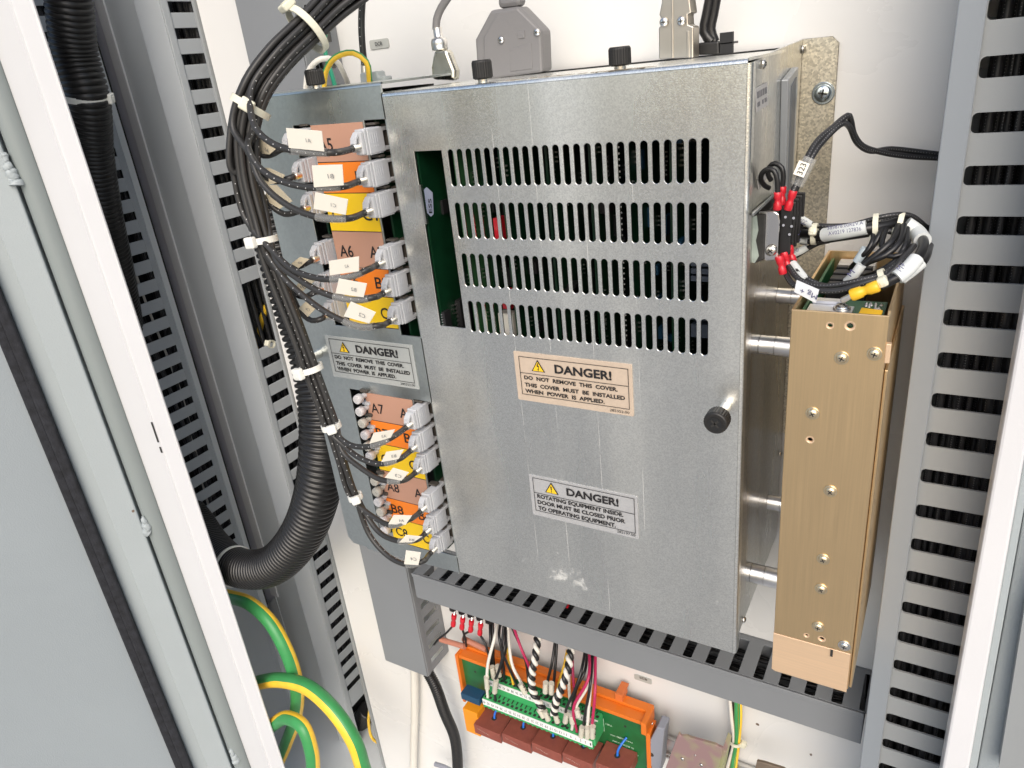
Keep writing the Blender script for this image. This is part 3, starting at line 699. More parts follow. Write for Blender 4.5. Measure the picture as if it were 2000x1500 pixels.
# internals: vertical circuit boards behind the slots
def pcb(x, y0, y1, z0, z1, m, parent, comps=12, seed=0):
    b = MB(); b.box((x-.0016, y0, z0), (x, y1, z1)); o = b.build('circuit_board', [m], parent)
    q = random.Random(seed); b = MB()
    for i in range(comps):
        yy = q.uniform(y0+.004, y1-.016); zz = q.uniform(z0+.01, z1-.02); h = q.choice([.002, .003, .006]); a = q.uniform(.004, .012); c_ = q.uniform(.004, .014)
        b.box((x+.0001, yy, zz), (x+h, yy+a, zz+c_))
    b.build('components', q.choice([M_chip, M_chip, M_navy]), o)
    b = MB()
    for i in range(comps*3):
        yy = q.uniform(y0+.002, y1-.006); zz = q.uniform(z0+.01, z1-.02)
        for j in range(3): b.box((x+.0001, yy, zz+j*.0028), (x+.0015, yy+.001, zz+j*.0028+.001))
    b.build('solder_pins', M_pin, o)
    return o
b0 = pcb(wx0+.0006, D+.003, D+.11, zb+.01, zt-.01, M_pcb, cu, 4, 1)
xp = slot_x
for i, (xx, m) in enumerate([(xp[0]-.001, M_pcbl), (xp[1]-.002, M_pcb), (xp[3]+.002, M_pcb), (xp[5]-.001, M_pcb), (xp[8], M_pcb), (xp[12], M_pcb), (xp[16]+.003, M_pcb), (xp[20], M_pcb)]):
    pcb(xx, D+(.006 if i in (0, 3) else .02+.006*(i % 3)), D+.1, zb+.02, zt-.02, m, cu, 14, i+20)
b = MB(); b.box((xp[3]-.002, D+.012, rowz[1][0]-.030), (xp[3]+.004, D+.02, rowz[1][0]-.012)); b.build('relay', M_red, cu); b = MB(); b.box((xp[3]-.002, D+.012, rowz[3][0]-.008), (xp[3]+.004, D+.02, rowz[3][0]+.004)); b.build('relay', M_red, cu)
b = MB(); b.box((xp[2], D+.012, rowz[3][1]-.006), (xp[4]-.002, D+.02, rowz[3][1]+.010)); b.build('capacitor', M_ww, cu)
b = MB()
for i in range(4): b.box((xp[22]-.004, D+.03, rowz[2][1]+.002+i*.0045), (xp[24]+.004, D+.04, rowz[2][1]+.005+i*.0045))
for i in range(2): b.box((xp[22]-.004, D+.03, rowz[3][0]-.004-i*.011), (xp[24]+.004, D+.04, rowz[3][0]-.014-i*.011+.002))
b.build('heat_sink', mat('slate', (.10, .12, .16), .4, metal=.4), cu)
b = MB()
for z_ in np.arange(rowz[3][1], rowz[0][0], .0032):
    for j in range(2): b.box((xp[16]-.0015+j*.0022, D+.010, z_), (xp[16]-.0006+j*.0022, D+.0105, z_+.0009))
b.build('header_pins', M_ferr, cu)
# ESS sticker and edge strip in the big window
yq = lambda px, py: PX(px, py, wx0+.0012)
es = MB(); q = [yq(829, 370), yq(834, 366), yq(845, 376), yq(847, 418), yq(842, 423), yq(835, 416)]; es.prism(q, Vector((-.0004, 0, 0))); es_o = es.build('board_sticker', mat('pale_blue_sticker', (.45, .50, .66), .5), cu)
a = yq(843.5, 416)+Vector((.0003, 0, 0)); c_ = yq(841.5, 388)+Vector((.0003, 0, 0)); up = (c_-a).normalized(); rt = Vector((1, 0, 0)).cross(up)*-1
left = (yq(834, 400)-yq(841, 400)).normalized()
text([('ESS', a, up, left, (c_-a).length, (yq(834, 402)-yq(840.5, 402)).length)], M_ink, es_o)
b = MB()
for i in range(22):
    p_ = yq(819.5+i*.55, 362+i*3.5); b.box(p_+Vector((0, -.0015, -.0004)), p_+Vector((.002, .0008, .0003)))
b.build('edge_connector', M_pin, cu)
b = MB()
for (px, py, s) in [(898, 610, 1.0), (868, 624, .6)]:
    p_ = yq(px, py); b.box(p_+Vector((0, -.004*s, -.010*s)), p_+Vector((.004*s, .008*s, .010*s)))
o = b.build('chip', M_chip, cu); b = MB()
for (px, py, s) in [(898, 610, 1.0), (868, 624, .6)]:
    for i in range(6): p_ = yq(px, py)+Vector((0, -.0055*s, (-.008+i*.003)*s)); b.box(p_, p_+Vector((.001, .0015*s, .001*s)))
b.build('chip_pins', M_pin, o)
# screw heads in the flat part of the left margin (small dimple reflections)
def knob(base, axis, r, h, parent, post=.004, cross=False):
    o = MB().cyl(Vector(base), Vector(base)+Vector(axis).normalized()*post, r*.55, n=20); po = o.build('thumb_screw', M_scr, parent)
    b = MB(); s = Vector(base)+Vector(axis).normalized()*post
    b.lathe(s, axis, [(0, r*.82), (h*.08, r), (h*.86, r), (h*.95, r*.95), (h, r*.86)], 56, smooth=False, lobes=r*.99, amp=.018)
    k = b.build('knob_grip', M_knob, po)
    if cross:
        e = s+Vector(axis).normalized()*h; b = MB(); u = Vector(axis).orthogonal().normalized(); w = Vector(axis).cross(u).normalized()
        b.cyl(e, e+Vector(axis).normalized()*.0004, r*.6, n=24)
        b.build('screw_face', mat('black_zinc', (.05, .05, .05), .3, metal=.7), po)
        b = MB()
        for d_ in (u, w):
            e_ = Vector(axis).cross(d_).normalized(); z_ = e+Vector(axis).normalized()*.0006
            b.prism([z_+d_*r*.42+e_*r*.08, z_+d_*r*.42-e_*r*.08, z_-d_*r*.42-e_*r*.08, z_-d_*r*.42+e_*r*.08], -Vector(axis)*.0004)
        b.build('cross_recess', M_slot, po)
    return po
for (px, pyb, pyt, rp) in [(943, 147, 109, 19.5), (1211, 121, 80, 21.5)]:
    c_ = P(px, pyb, D+.009); c_.z = zt-.0001; m_ = mpp(px, pyb, c_.y); knob(c_, VZ, rp*m_, 33*m_*1.05, cu, 7*m_)
c_ = P(1417, 795, D-.0002)
b_ = PP([(1402, 826, D-.02)])[0]
knob(Vector((c_.x, D-.0002, c_.z)), (0, -1, 0), .0066, .009, cu, .0125, cross=True)

# danger labels
def danger(corners, border, divider, head, lines, number, tri, Y, m, parent, org, s, bolt=True, my=None):
    pt = lambda p, off=0: P(org[0]+p[0]/s, org[1]+p[1]/s, Y-off)
    q = [pt(p) for p in corners]; x0 = (q[0].x+q[3].x)/2; x1 = (q[1].x+q[2].x)/2; z1 = (q[0].z+q[1].z)/2; z0 = (q[2].z+q[3].z)/2
    lab = plate('danger_label', rrect(x0, x1, z0, z1, .0006, 2), [], .0004, FRONT(Y-.0005), m, parent, .00005)
    Yt = Y-.00102
    B = [P(org[0]+p[0]/s, org[1]+p[1]/s, Yt) for p in border]
    bx0 = (B[0].x+B[3].x)/2; bx1 = (B[1].x+B[2].x)/2; bz1 = (B[0].z+B[1].z)/2; bz0 = (B[2].z+B[3].z)/2
    dz = (pt(divider[0]).z+pt(divider[1]).z)/2
    t = .00035; b = MB()
    for a in [((bx0, bz0), (bx1, bz0+t)), ((bx0, bz1-t), (bx1, bz1)), ((bx0, bz0+t), (bx0+t, bz1-t)), ((bx1-t, bz0+t), (bx1, bz1-t)), ((bx0+t, dz-t/2), (bx1-t, dz+t/2))]:
        b.box((a[0][0], Yt, a[0][1]), (a[1][0], Yt+.0001, a[1][1]))
    b.build('label_border', M_ink, lab)
    T = []
    for (txt, l, r, cap) in [head]+lines:
        a = P(org[0]+l[0]/s, org[1]+l[1]/s, Yt); c_ = P(org[0]+r[0]/s, org[1]+r[1]/s, Yt)
        zz = (a.z+c_.z)/2; h = (P(org[0]+l[0]/s, org[1]+(l[1]-cap)/s, Yt)-a).length
        T.append((txt, Vector((a.x, Yt, zz)), VX, VZ, c_.x-a.x, h))
    text(T, M_ink, lab, bold=.034)
    (txt, l, r, cap) = number
    a = P(org[0]+l[0]/s, org[1]+l[1]/s, Yt); c_ = P(org[0]+r[0]/s, org[1]+r[1]/s, Yt); h = (P(org[0]+l[0]/s, org[1]+(l[1]-cap)/s, Yt)-a).length
    text([(txt, Vector((a.x, Yt, (a.z+c_.z)/2)), VX, VZ, c_.x-a.x, h)], M_ink, lab, 'part_number', bold=0)
    A = [P(org[0]+p[0]/s, org[1]+p[1]/s, Yt) for p in tri]; cx = A[0].x; hw = (A[2].x-A[1].x)/2; zb0 = (A[1].z+A[2].z)/2; zt0 = A[0].z; H = zt0-zb0
    b = MB(); b.prism([Vector((cx-hw, Yt, zb0)), Vector((cx+hw, Yt, zb0)), Vector((cx, Yt, zt0))], Vector((0, .0001, 0))); b.build('warning_triangle', M_ink, lab)
    b = MB(); sc = .80; zc0 = zb0+H*.055; b.prism([Vector((cx-hw*sc, Yt-.0002, zc0)), Vector((cx+hw*sc, Yt-.0002, zc0)), Vector((cx, Yt-.0002, zc0+H*sc))], Vector((0, .0001, 0))); b.build('warning_triangle', M_yel, lab)
    b = MB(); y_ = Yt-.0004
    F_ = lambda u, v: Vector((cx+u*hw, y_, zb0+v*H))
    if bolt:
        b.prism([F_(-.02, .74), F_(.14, .74), F_(.03, .52), F_(.20, .50), F_(.08, .22), F_(.17, .24), F_(.02, .08), F_(-.06, .26), F_(.02, .24), F_(.06, .42), F_(-.16, .44)], Vector((0, .0001, 0)))
    else:
        b.prism([F_(-.10, .66), F_(.10, .66), F_(.05, .30), F_(-.05, .30)], Vector((0, .0001, 0)))
        b.prism([F_(.09*math.cos(a), .18+.055*math.sin(a)) for a in [i*math.pi/5 for i in range(10)]], Vector((0, .0001, 0)))
    b.build('warning_symbol', M_ink, lab)
    return lab
l1 = danger([(155, 162), (1697, 350), (1722, 1026), (220, 790)], [(215, 228), (1645, 412), (1665, 943), (265, 722)], [(240, 435), (1655, 630)],
       ('DANGER!', (690, 455), (1432, 551), 108), [('DO  NOT  REMOVE  THIS  COVER.', (293, 530), (1510, 702), 47), ('THIS  COVER  MUST  BE  INSTALLED', (302, 625), (1606, 812), 47), ('WHEN  POWER  IS  APPLIED.', (308, 706), (1340, 858), 47)],
       ('285352.00', (1407, 955), (1662, 990), 33), [(462, 288), (390, 428), (561, 452)], D, M_lab1, cu, (980, 660), 6.6667)
l1['label'] = 'cream foil danger label with lightning triangle, on the big cover'
l2 = danger([(222, 168), (1635, 462), (1655, 1020), (277, 690)], [(262, 213), (1590, 497), (1610, 950), (310, 645)], [(285, 398), (1595, 685)],
       ('DANGER!', (712, 450), (1390, 593), 92), [('ROTATING EQUIPMENT INSIDE.', (330, 485), (1450, 725), 47), ('DOOR MUST BE CLOSED PRIOR', (335, 560), (1475, 812), 47), ('TO OPERATING EQUIPMENT.', (345, 635), (1352, 865), 47)],
       ('285197.00', (1368, 930), (1608, 990), 33), [(505, 285), (431, 410), (605, 444)], D, M_lab2, cu, (1000, 900), 6.6667, bolt=False)
l2['label'] = 'grey foil danger label about rotating equipment'
# dust line along the front top lip
b = MB(); q = random.Random(3)
for i in range(60):
    x_ = q.uniform(P(980, 140, D).x, P(1280, 120, D).x); w_ = q.uniform(.0008, .004); b.box((x_, D+.001+q.uniform(0, .003), zt+.00005), (x_+w_, D+.0025+q.uniform(.001, .004), zt+.00012+i*.000002))
b.build('dust', M_dirt, cu)

# ------------------------------------------------------------------ left connector housing
ch_ = thing('connector_housing', 'galvanised cover left of the big box with colour coded connector openings', 'connector housing', (P(600, 700, D).x, YB, zb))
cx0 = kx(668, 1011)*D; cx1 = xl-.0012; DL = D+.0018
zL1 = P(600, 175, DL).z; zL0 = P(890, 1117, DL).z
zLl = P(715, 1068, DL).z
def X(px, py): return kx(px, py)*DL
def Zz(px, py): r = ray(px, py); return r[2]/r[1]*DL
ua = X(612, 434); ub = X(643, 430); uc = X(1265/6.818+560, 50/6.818+430); 
ztopU, zbotU = Zz(709, 235.5), Zz(700, 640)
la, lb_, lc = X(683, 762), X(711, 766), X(807, 781)
ztopL, zbotL = Zz(808, 780), Zz(771, 1053)
zbotR = Zz(884, 1085)
xrh = cx1-.0012
holes = [rect(ua, ub, zbotU, ztopU), rect(uc, xrh, zbotU-.002, ztopU), rect(la, lb_, zbotL, ztopL), rect(lc, xrh, zbotR, ztopL)]
outer = [(cx0, Zz(668, 1011)), (cx0+.003, Zz(688, 1056)), (X(712, 1062), Zz(712, 1062)), (X(715, 1068), zLl), (cx1, zL0), (cx1, zL1-.002), (cx0, zL1-.002)]
outer = [(cx0, zLl+.006), (cx0+.005, zLl), (X(715, 1066), zLl), (X(720, 1071), zLl-.002), (cx1, zLl-.002), (cx1, zL1-.002), (cx0, zL1-.002)]
zbot_line = Zz(890, 1117); outer[4] = (cx1, zbot_line); outer[3] = (X(720, 1071), min(zLl-.002, zbot_line))
plate('front_cover', outer, holes, .0014, FRONT(DL), M_galv3, ch_, .0002)
b = MB(); bend(cx0, cx1, DL+.002, zL1-.002, .002); b.box((cx0, DL+.002, zL1-.0014), (cx1, D+.085, zL1)); b.build('cover_top', M_galv3, ch_)
b = MB(); b.box((cx0, DL+.0016, zLl+.006), (cx0+.0014, D+.06, zL1-.002)); b.box((cx1-.0012, DL-.0014, Zz(845, 785)), (cx1, DL+.02, zbotU-.0025)); b.box((cx1-.0012, DL-.0014, zbot_line), (cx1, DL+.02, zbotR-.0005)); b.box((cx1-.0012, DL-.0014, ztopU), (cx1, DL+.02, zL1-.006)); b.build('cover_edge', M_galv3, ch_)
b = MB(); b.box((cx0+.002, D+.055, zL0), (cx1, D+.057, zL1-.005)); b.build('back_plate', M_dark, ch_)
for xx in (ua+.006, uc+.003): 
    b = MB(); b.box((xx, D+.008, zbotL), (xx+.0016, D+.05, ztopU)); b.build('circuit_board', M_pcb, ch_)
# colour strips with letters
YS = DL-.0004
def strip_set(x0, x1, zs, names):
    for i in range(len(zs)-1):
        m = [M_tan, M_orange, M_yellow][i % 3]
        b = MB(); b.box((x0, YS, zs[i+1]+.0003), (x1, YS+.0003, zs[i]-.0003)); o = b.build('colour_strip', m, ch_)
        b = MB(); b.box((x0, YS, zs[i+1]-.0003), (x1, YS+.00025, zs[i+1]+.0003)); b.build('divider_line', M_ink, o)
        h = .0086; w = x1-x0; zb1 = zs[i+1]+(zs[i]-zs[i+1])*.30
        text([(names[i][0], Vector((x0+w*.09, YS-.0003, zb1)), VX, VZ, .0125, h), (names[i][1], Vector((x0+w*.70, YS-.0003, zb1)), VX, VZ, .0125, h)], M_ink, o, bold=.01)
zsU = [Zz(706, 237), Zz(720, 314), Zz(731, 376.5), Zz(744, 453), Zz(757, 526), Zz(767, 581), Zz(700, 634)]
zsL = [Zz(806, 781), Zz(724, 819), Zz(757, 869), Zz(745, 917), Zz(756, 971), Zz(808, 1021), Zz(771, 1055)]
strip_set(ub+.0006, uc-.0012, zsU, [('A5', 'A1'), ('B5', 'B1'), ('C5', 'C1'), ('A6', 'A2'), ('B6', 'B2'), ('C6', 'C2')])
strip_set(lb_+.0006, lc-.0012, zsL, [('A7', 'A3'), ('B7', 'B3'), ('C7', 'C3'), ('A8', 'A4'), ('B8', 'B4'), ('C8', 'C4')])
l3 = danger([(235, 160), (1370, 285), (1465, 865), (345, 700)], [(272, 207), (1318, 333), (1403, 790), (370, 640)], [(315, 388), (1350, 522)],
       ('DANGER!', (640, 390), (1185, 457), 92), [('DO  NOT  REMOVE  THIS  COVER.', (362, 465), (1258, 588), 42), ('THIS  COVER  MUST  BE  INSTALLED', (380, 548), (1340, 680), 42), ('WHEN  POWER  IS  APPLIED.', (397, 615), (1160, 728), 42)],
       ('285352.00', (1218, 808), (1405, 835), 28), [(457, 252), (421, 380), (551, 397)], DL, M_lab3, ch_, (600, 630), 6.6667)
l3['label'] = 'silver danger label on the narrow left cover'
c_ = P(619, 172, DL+.009); c_.z = zL1-.0001; m_ = mpp(619, 172, c_.y); knob(c_, VZ, 18*m_, 29*m_, ch_, 6*m_)
c_ = P(624, 690, DL-.0002); knob(c_, (0, -1, 0), .0066, .009, ch_, .0115)
# connector sockets (dark brown shells in the openings)
# ------------------------------------------------------------------ fibre cables
def center(px, py, Y): return P(px, py, Y)
BND = [(760, -100, .43), (700, -35, .42), (650, 8, .405), (600, 58, .385), (545, 112, .365), (500, 175, .350), (477, 250, .342), (480, 335, .338), (500, 420, .336), (524, 500, .335), (556, 585, .335), (583, 655, .335), (606, 720, .335), (630, 785, .335), (647, 832, .335), (668, 895, .335), (694, 970, .336), (712, 1015, .336)]
bpts = PP(BND)
def frame(i):
    T = (bpts[min(i+1, len(bpts)-1)]-bpts[max(i-1, 0)]).normalized(); F = (-bpts[i]).normalized(); F = (F-T*F.dot(T)).normalized(); return T, F.cross(T).normalized()*-1, F   # S roughly points image-left?
hexp = [(0, 0)]
for ring, cnt in ((1, 6), (2, 12), (3, 18)):
    L = []
    for k in range(cnt):
        a = 2*math.pi*k/cnt+.3*ring; rr = ring*(1 if cnt == 6 else (.93 if k % 2 else 1.0)); L.append((rr*math.cos(a), rr*math.sin(a)))
    # prefer positions away from the camera first so early leavers sit in front
    L.sort(key=lambda p: p[1]); hexp += L
CR = .00205
UPR_X = X(1265/6.818+560+4, 50/6.818+430)
rc_z = {}
# cable table: name, leave index in BND, own waypoints, connector (front px), column, tag quad
fib = [
 ('C4', 16, [(722, 1045, .334), (758, 1086, .332), (796, 1103, .331), (824, 1097, .332)], (843, 1078), 'R', [(796, 1072), (825, 1076), (817, 1104), (789, 1102)]),
 ('B4', 16, [(738, 1037, .333), (775, 1056, .331), (806, 1056, .331)], (831, 1041), 'R', [(796, 1042), (828, 1045), (808, 1059), (779, 1060)]),
 ('A4', 16, [(733, 1012, .333), (764, 1026, .331), (796, 1016, .331)], (822, 998), 'R', [(772, 1003), (808, 1004), (792, 1025), (758, 1024)]),
 ('C3', 14, [(668, 880, .333), (702, 912, .331), (745, 937, .330), (782, 939, .331)], (812, 922), 'R', [(771, 911), (802, 920), (784, 939), (751, 933)]),
 ('B3', 14, [(668, 867, .332), (702, 894, .330), (740, 906, .330), (775, 898, .331)], (803, 879), 'R', [(758, 880), (792, 875), (778, 897), (744, 903)]),
 ('A3', 14, [(662, 852, .332), (684, 869, .330), (722, 872, .330), (760, 857, .331)], (794, 834), 'R', [(733, 843), (775, 836), (763, 855), (721, 867)]),
 ('C6', 9, [(566, 570, .345), (588, 611, .352), (609, 626, .353)], (634, 619), 'L', [(598, 588), (619, 600), (601, 619), (583, 602)]),
 ('B6', 9, [(555, 555, .345), (577, 575, .352), (594, 580, .353)], (618, 569), 'L', [(593, 540), (617, 547), (582, 577), (572, 566)]),
 ('A6', 9, [(548, 515, .345), (570, 523, .350), (588, 519, .353)], (610, 508), 'L', [(585.7, 502), (604, 506), (583, 524), (568, 515)]),
 ('C2', 8, [(541, 525, .330), (592, 577, .327), (648, 616, .326), (705, 638, .328), (738, 636, .330)], (762, 627), 'R', [(689, 587), (738, 608), (721, 632), (671, 618)]),
 ('B2', 8, [(540, 508, .329), (580, 543, .326), (636, 574, .325), (696, 586, .328), (728, 581, .330)], (750, 572), 'R', [(666, 542), (720.6, 552), (710, 581), (655, 573)]),
 ('A2', 8, [(535, 493, .329), (575, 528, .326), (632, 545, .325), (686, 540, .328), (715, 528, .330)], (738, 517), 'R', [(646.5, 508), (705, 499), (701, 530), (644, 538)]),
 ('C5', 7, [(505, 370, .345), (530, 402, .352), (556, 418, .354)], (592, 409), 'L', [(522, 362), (540, 361), (571, 393), (546, 408), (517, 391)]),
 ('B5', 7, [(500, 325, .345), (528, 352, .352), (545, 354, .354)], (575, 345), 'L', [(508, 327), (526, 328), (556, 342), (549, 355), (514, 364)]),
 ('A5', 6, [(492, 285, .345), (515, 304, .352), (532, 301, .354)], (556, 290), 'L', [(500, 266), (512, 271), (539, 291), (526, 302), (505, 299)]),
 ('C1', 6, [(487, 300, .330), (510, 355, .326), (560, 400, .325), (620, 424, .326), (676, 427, .329)], (714, 415), 'R', [(620, 374), (684, 388), (675, 420), (612, 408)]),
 ('B1', 6, [(484, 285, .330), (505, 325, .326), (548, 353, .325), (605, 366, .326), (665, 365, .329)], (702, 354), 'R', [(613.5, 322), (673, 320), (671, 362), (613, 366)]),
 ('A1', 5, [(492, 232, .331), (505, 258, .327), (540, 284, .325), (600, 297, .326), (650, 298, .329)], (690, 290), 'R', [(563, 249), (633, 255), (633, 296), (564, 289)]),
]
def connector(px, py, col, parent, i):
    """ferrule + ridged duplex housing pointing at the socket; (px,py) = front lower end where the cable enters"""
    if col == 'R': xc = uc+.0060
    else: xc = (ua+ub)/2+.0030
    p0 = PX(px, py, xc)       # cable entry point
    y0 = p0.y; zc_ = p0.z
    th = .0062; hgt = .0155; y1 = D+.013
    zt_ = zc_+.0100; zb_2 = zt_-hgt
    b = MB()
    b.box((xc-th/2, y0+.0052, zb_2+.0008), (xc+th/2, y0+.0080, zt_-.0012))
    b.box((xc-th/2-.0012, y0+.0084, zb_2), (xc+th/2+.0003, y0+.0105, zt_))
    b.box((xc-th/2-.0006, y0+.0109, zb_2+.0002), (xc+th/2+.0008, y1-.006, zt_-.0004))
    b.box((xc-th/2, y1-.006, zt_-.0030), (xc+th/2+.0004, y1, zt_-.0006)); b.box((xc-th/2, y1-.006, zb_2+.0006), (xc+th/2+.0004, y1, zb_2+.0030))
    c = b.build('connector', M_conn, parent, .0005)
    b = MB()
    for k in range(4): b.box((xc+th/2+.00081, y0+.0130+k*.0021, zb_2+.0065), (xc+th/2+.0010, y0+.0133+k*.0021, zt_-.0025))
    for k in range(4): b.box((xc+th/2+.00081, y0+.0130+k*.0021, zb_2+.0040), (xc+th/2+.0010, y0+.0134+k*.0021, zb_2+.0048))
    for k in range(10): b.box((xc-th/2, y0+.0113+k*.0013, zb_2-.0003), (xc+th/2+.0006, y0+.0118+k*.0013, zb_2+.0004)); b.box((xc-th/2, y0+.0113+k*.0013, zt_-.0006), (xc+th/2+.0006, y0+.0118+k*.0013, zt_+.0001))
    b.build('grip_ribs', M_conn, c)
    # latch arm at the front
    b = MB(); b.prism([Vector((xc-.003, y0+.0055, zt_-.001)), Vector((xc-.003, y0+.0018, zt_-.0045)), Vector((xc-.003, y0+.0008, zt_-.0090)), Vector((xc-.003, y0+.0020, zt_-.0090)), Vector((xc-.003, y0+.0034, zt_-.0055)), Vector((xc-.003, y0+.0058, zt_-.0032))], Vector((.0045, 0, 0)))
    b.build('latch', M_conn, c, .0003)
    b = MB(); b.cyl((xc, y0-.0008, zc_), (xc, y0+.0052, zc_), .0023, .0026, 18); b.cyl((xc, y0+.0001, zc_), (xc, y0+.0010, zc_), .00275, n=18)
    b.build('ferrule', M_ferr, c)
    # dark socket shell behind/above the connector
    return Vector((xc, y0, zc_)), zt_, xc
order = ['C', 'B', 'A']
words = {'1': 'upper right column', '2': 'right column below its first three', '3': 'lower right column', '4': 'bottom of the right column', '5': 'upper left column', '6': 'lower part of the left column'}
socks = []
for idx, (nm, li, own, cpx, col, tq) in enumerate(fib):
    loc = P(cpx[0], cpx[1], D)
    pos = {'A': 'first', 'B': 'second', 'C': 'third'}[nm[0]]
    t = thing('fibre_cable', f'dotted black fibre cable flagged {nm} in mirror writing, {words[nm[1]]}', 'fibre cable', loc, 'fibre cables in the tied bundle')
    hp = hexp[idx]; pts = []
    for i in range(0, li+1):
        T, S, F = frame(i)
        tw = .25*math.sin(i*.7+idx); c_, s_ = math.cos(tw*.4), math.sin(tw*.4)
        u, v = hp[0]*c_-hp[1]*s_, hp[0]*s_+hp[1]*c_
        k = 1.0 if i > 3 else 1.0+.12*(3-i)
        pts.append(bpts[i]+S*u*CR*2.06*k+F*v*CR*1.9*k)
    e, zt_, xc = connector(cpx[0], cpx[1], col, t, idx)
    socks.append((e, zt_, xc))
    pts += PP(own); pts.append(e+Vector((0, -.004, -.0002))); pts.append(e+Vector((0, -.0002, 0)))
    sp = spline(pts, .003)
    b = MB(); b.tube(sp, CR, 14, phase=rng.choice([-.9, -.5, 0, .4, .8, 1.2])+rng.uniform(-.2, .2), tw=rng.choice([8, -8, 10])); b.build('jacket', M_fib, t)
    # flag tag
    Yt = own[-2][2]-.0030 if col == 'R' else own[-1][2]-.004
    q = [P(x, y, Yt) for x, y in tq]
    if col == 'R':
        lo = [P(x, y, Yt) for x, y in tq]; q[0] += Vector((0, -.002, 0)); q[1] += Vector((0, -.002, 0))
    b = MB(); b.prism(q, Vector((0, .0004, 0))); tg = b.build('flag_tag', M_tag if col == 'R' else M_tago, t, .00012)
    if col == 'R': a, c2, c3, a3 = q
    else:
        a, c2, c3, a3 = (q[0], q[1], q[2], q[3]) if len(q) == 4 else (q[0], q[2], q[3], q[4])
    u = (c2-a); v = (a-a3); cc = (a+c2+c3+a3)/4
    un = u.normalized(); vn = (v-un*v.dot(un)*.6).normalized(); h = v.length*.20; w = h*1.6
    N = un.cross(vn); N = N if N.y < 0 else -N
    text([(nm, cc+un*(w*.5+u.length*.12)-vn*h*.5+N*.0005+Vector((0, -.0002, 0)), -un, vn, w, h)], M_inkg, tg, bold=-.005)
    if col == 'R':   # clear film wrapped round the jacket below the flag
        # portion of the spline nearest the tag bottom
        m0 = min(range(len(sp)), key=lambda i: (sp[i]-a3).length); m1 = min(range(len(sp)), key=lambda i: (sp[i]-c3).length)
        if m1 > m0+2:
            b = MB(); b.tube(sp[m0:m1+1], CR*1.28, 14); b.build('clear_wrap', M_clear, t)
# sockets behind the connectors: part of housing
for i, (e, zt_, xc) in enumerate(socks):
    b = MB(); b.box((xc-.0046, D+.0120, zt_-.0165), (xc+.0034, D+.03, zt_+.0006))
    b.box((xc-.0046, D+.001, zt_+.0012), (xc+.0030, D+.006, zt_+.0026)); b.build('socket', mat('brown_socket', (.075, .065, .055), .5), ch_, .0003)
# dust plugs in the lower left column
dp = [(695.6, 782), (700, 806), (705, 829), (710, 852), (715, 874), (720, 893), (729, 942), (733, 963), (736, 983), (741, 1002), (746, 1019), (749, 1039)]
ordn = ['first', 'second', 'third', 'fourth', 'fifth', 'sixth', 'seventh', 'eighth', 'ninth', 'tenth', 'eleventh', 'last']
for i, (px, py) in enumerate(dp):
    Yd = D-.009; c_ = P(px, py, Yd); rr = 9.5*mpp(px, py, Yd)
    t = thing('dust_plug', f'{"grey" if i in (2, 4, 6, 7, 9) else "whitish"} round dust plug, {ordn[i]} from the top in the lower left opening', 'dust plug', c_, 'dust plugs in the empty sockets')
    mm = mat('dust_plug_warm', (.50, .48, .42), .5) if i in (2, 4, 6, 7, 9) else M_plug
    b = MB(); b.lathe(c_, (0, 1, 0), [(0, rr*.86), (.0004, rr*.96), (.0010, rr), (.0048, rr), (.0050, rr*.8)], 24); b.build('plug_cap', mm, t)
    b = MB(); b.cyl(c_+Vector((0, .0052, 0)), c_+Vector((0, .016, 0)), rr*.55, n=16); b.cyl(c_+Vector((0, -.0003, 0)), c_+Vector((0, -.00001, 0)), rr*.3, n=14); b.build('plug_stem', mm, t)
    b = MB(); b.box(c_+Vector((-rr*.8, .0085, rr*.7)), c_+Vector((rr*1.1, .02, rr*1.35))); b.box(c_+Vector((-rr*1.0, .012, -rr*1.1)), c_+Vector((rr*1.3, .024, rr*.65))); b.build('socket', M_conn if i % 2 else mat('brown_socket', (.075, .065, .055), .5), ch_, .0003)

# ------------------------------------------------------------------ cable ties
def cable_tie(i_or_pt, T, F, rS, rF, head_ang, label, m=None, wdt=.0042, tail=True, group='white nylon cable ties on the fibre bundle', hs=1.0):
    c0 = i_or_pt; S = F.cross(T).normalized(); m = m or M_tie
    t = thing('cable_tie', label, 'cable tie', c0, group)
    n = 40; vs = []
    for k in range(n):
        a = 2*math.pi*k/n; o_ = S*math.cos(a); p_ = F*math.sin(a)
        for (dr, dt) in ((0, -wdt/2), (0, wdt/2), (.0011, wdt/2), (.0011, -wdt/2)):
            vs.append(c0+o_*(rS+dr)+p_*(rF+dr)+T*dt)
    fs = []
    for k in range(n):
        k2 = (k+1) % n
        for j in range(4): fs.append((4*k+j, 4*k+(j+1) % 4, 4*k2+(j+1) % 4, 4*k2+j))
    b = MB(); b.add(vs, fs); b.build('tie_strap', m, t)
    a = head_ang; h = c0+S*math.cos(a)*(rS+.0022)+F*math.sin(a)*(rF+.0022)
    n_ = (S*math.cos(a)/rS+F*math.sin(a)/rF).normalized(); e = T.cross(n_).normalized()
    Mh = Matrix([[e[r], T[r], n_[r], h[r]] for r in range(3)]+[[0, 0, 0, 1]])
    b = MB(); s = .0037*hs; b.box((-s, -s*.95, -.0022), (s, s*.95, .0026), Mh); b.build('tie_head', m, t, .0013, 3)
    b = MB(); b.box((-s*.35, -s*.45, .0026), (s*.35, s*.45, .0030), Mh); b.build('tie_pawl', m, t, .0002)
    return t
def tie_at(idx, fr, *a, **k):
    i = idx; T, S, F = frame(i); c0 = bpts[i]+(bpts[min(i+1, len(bpts)-1)]-bpts[i])*fr
    return cable_tie(c0, T, F, *a, **k)
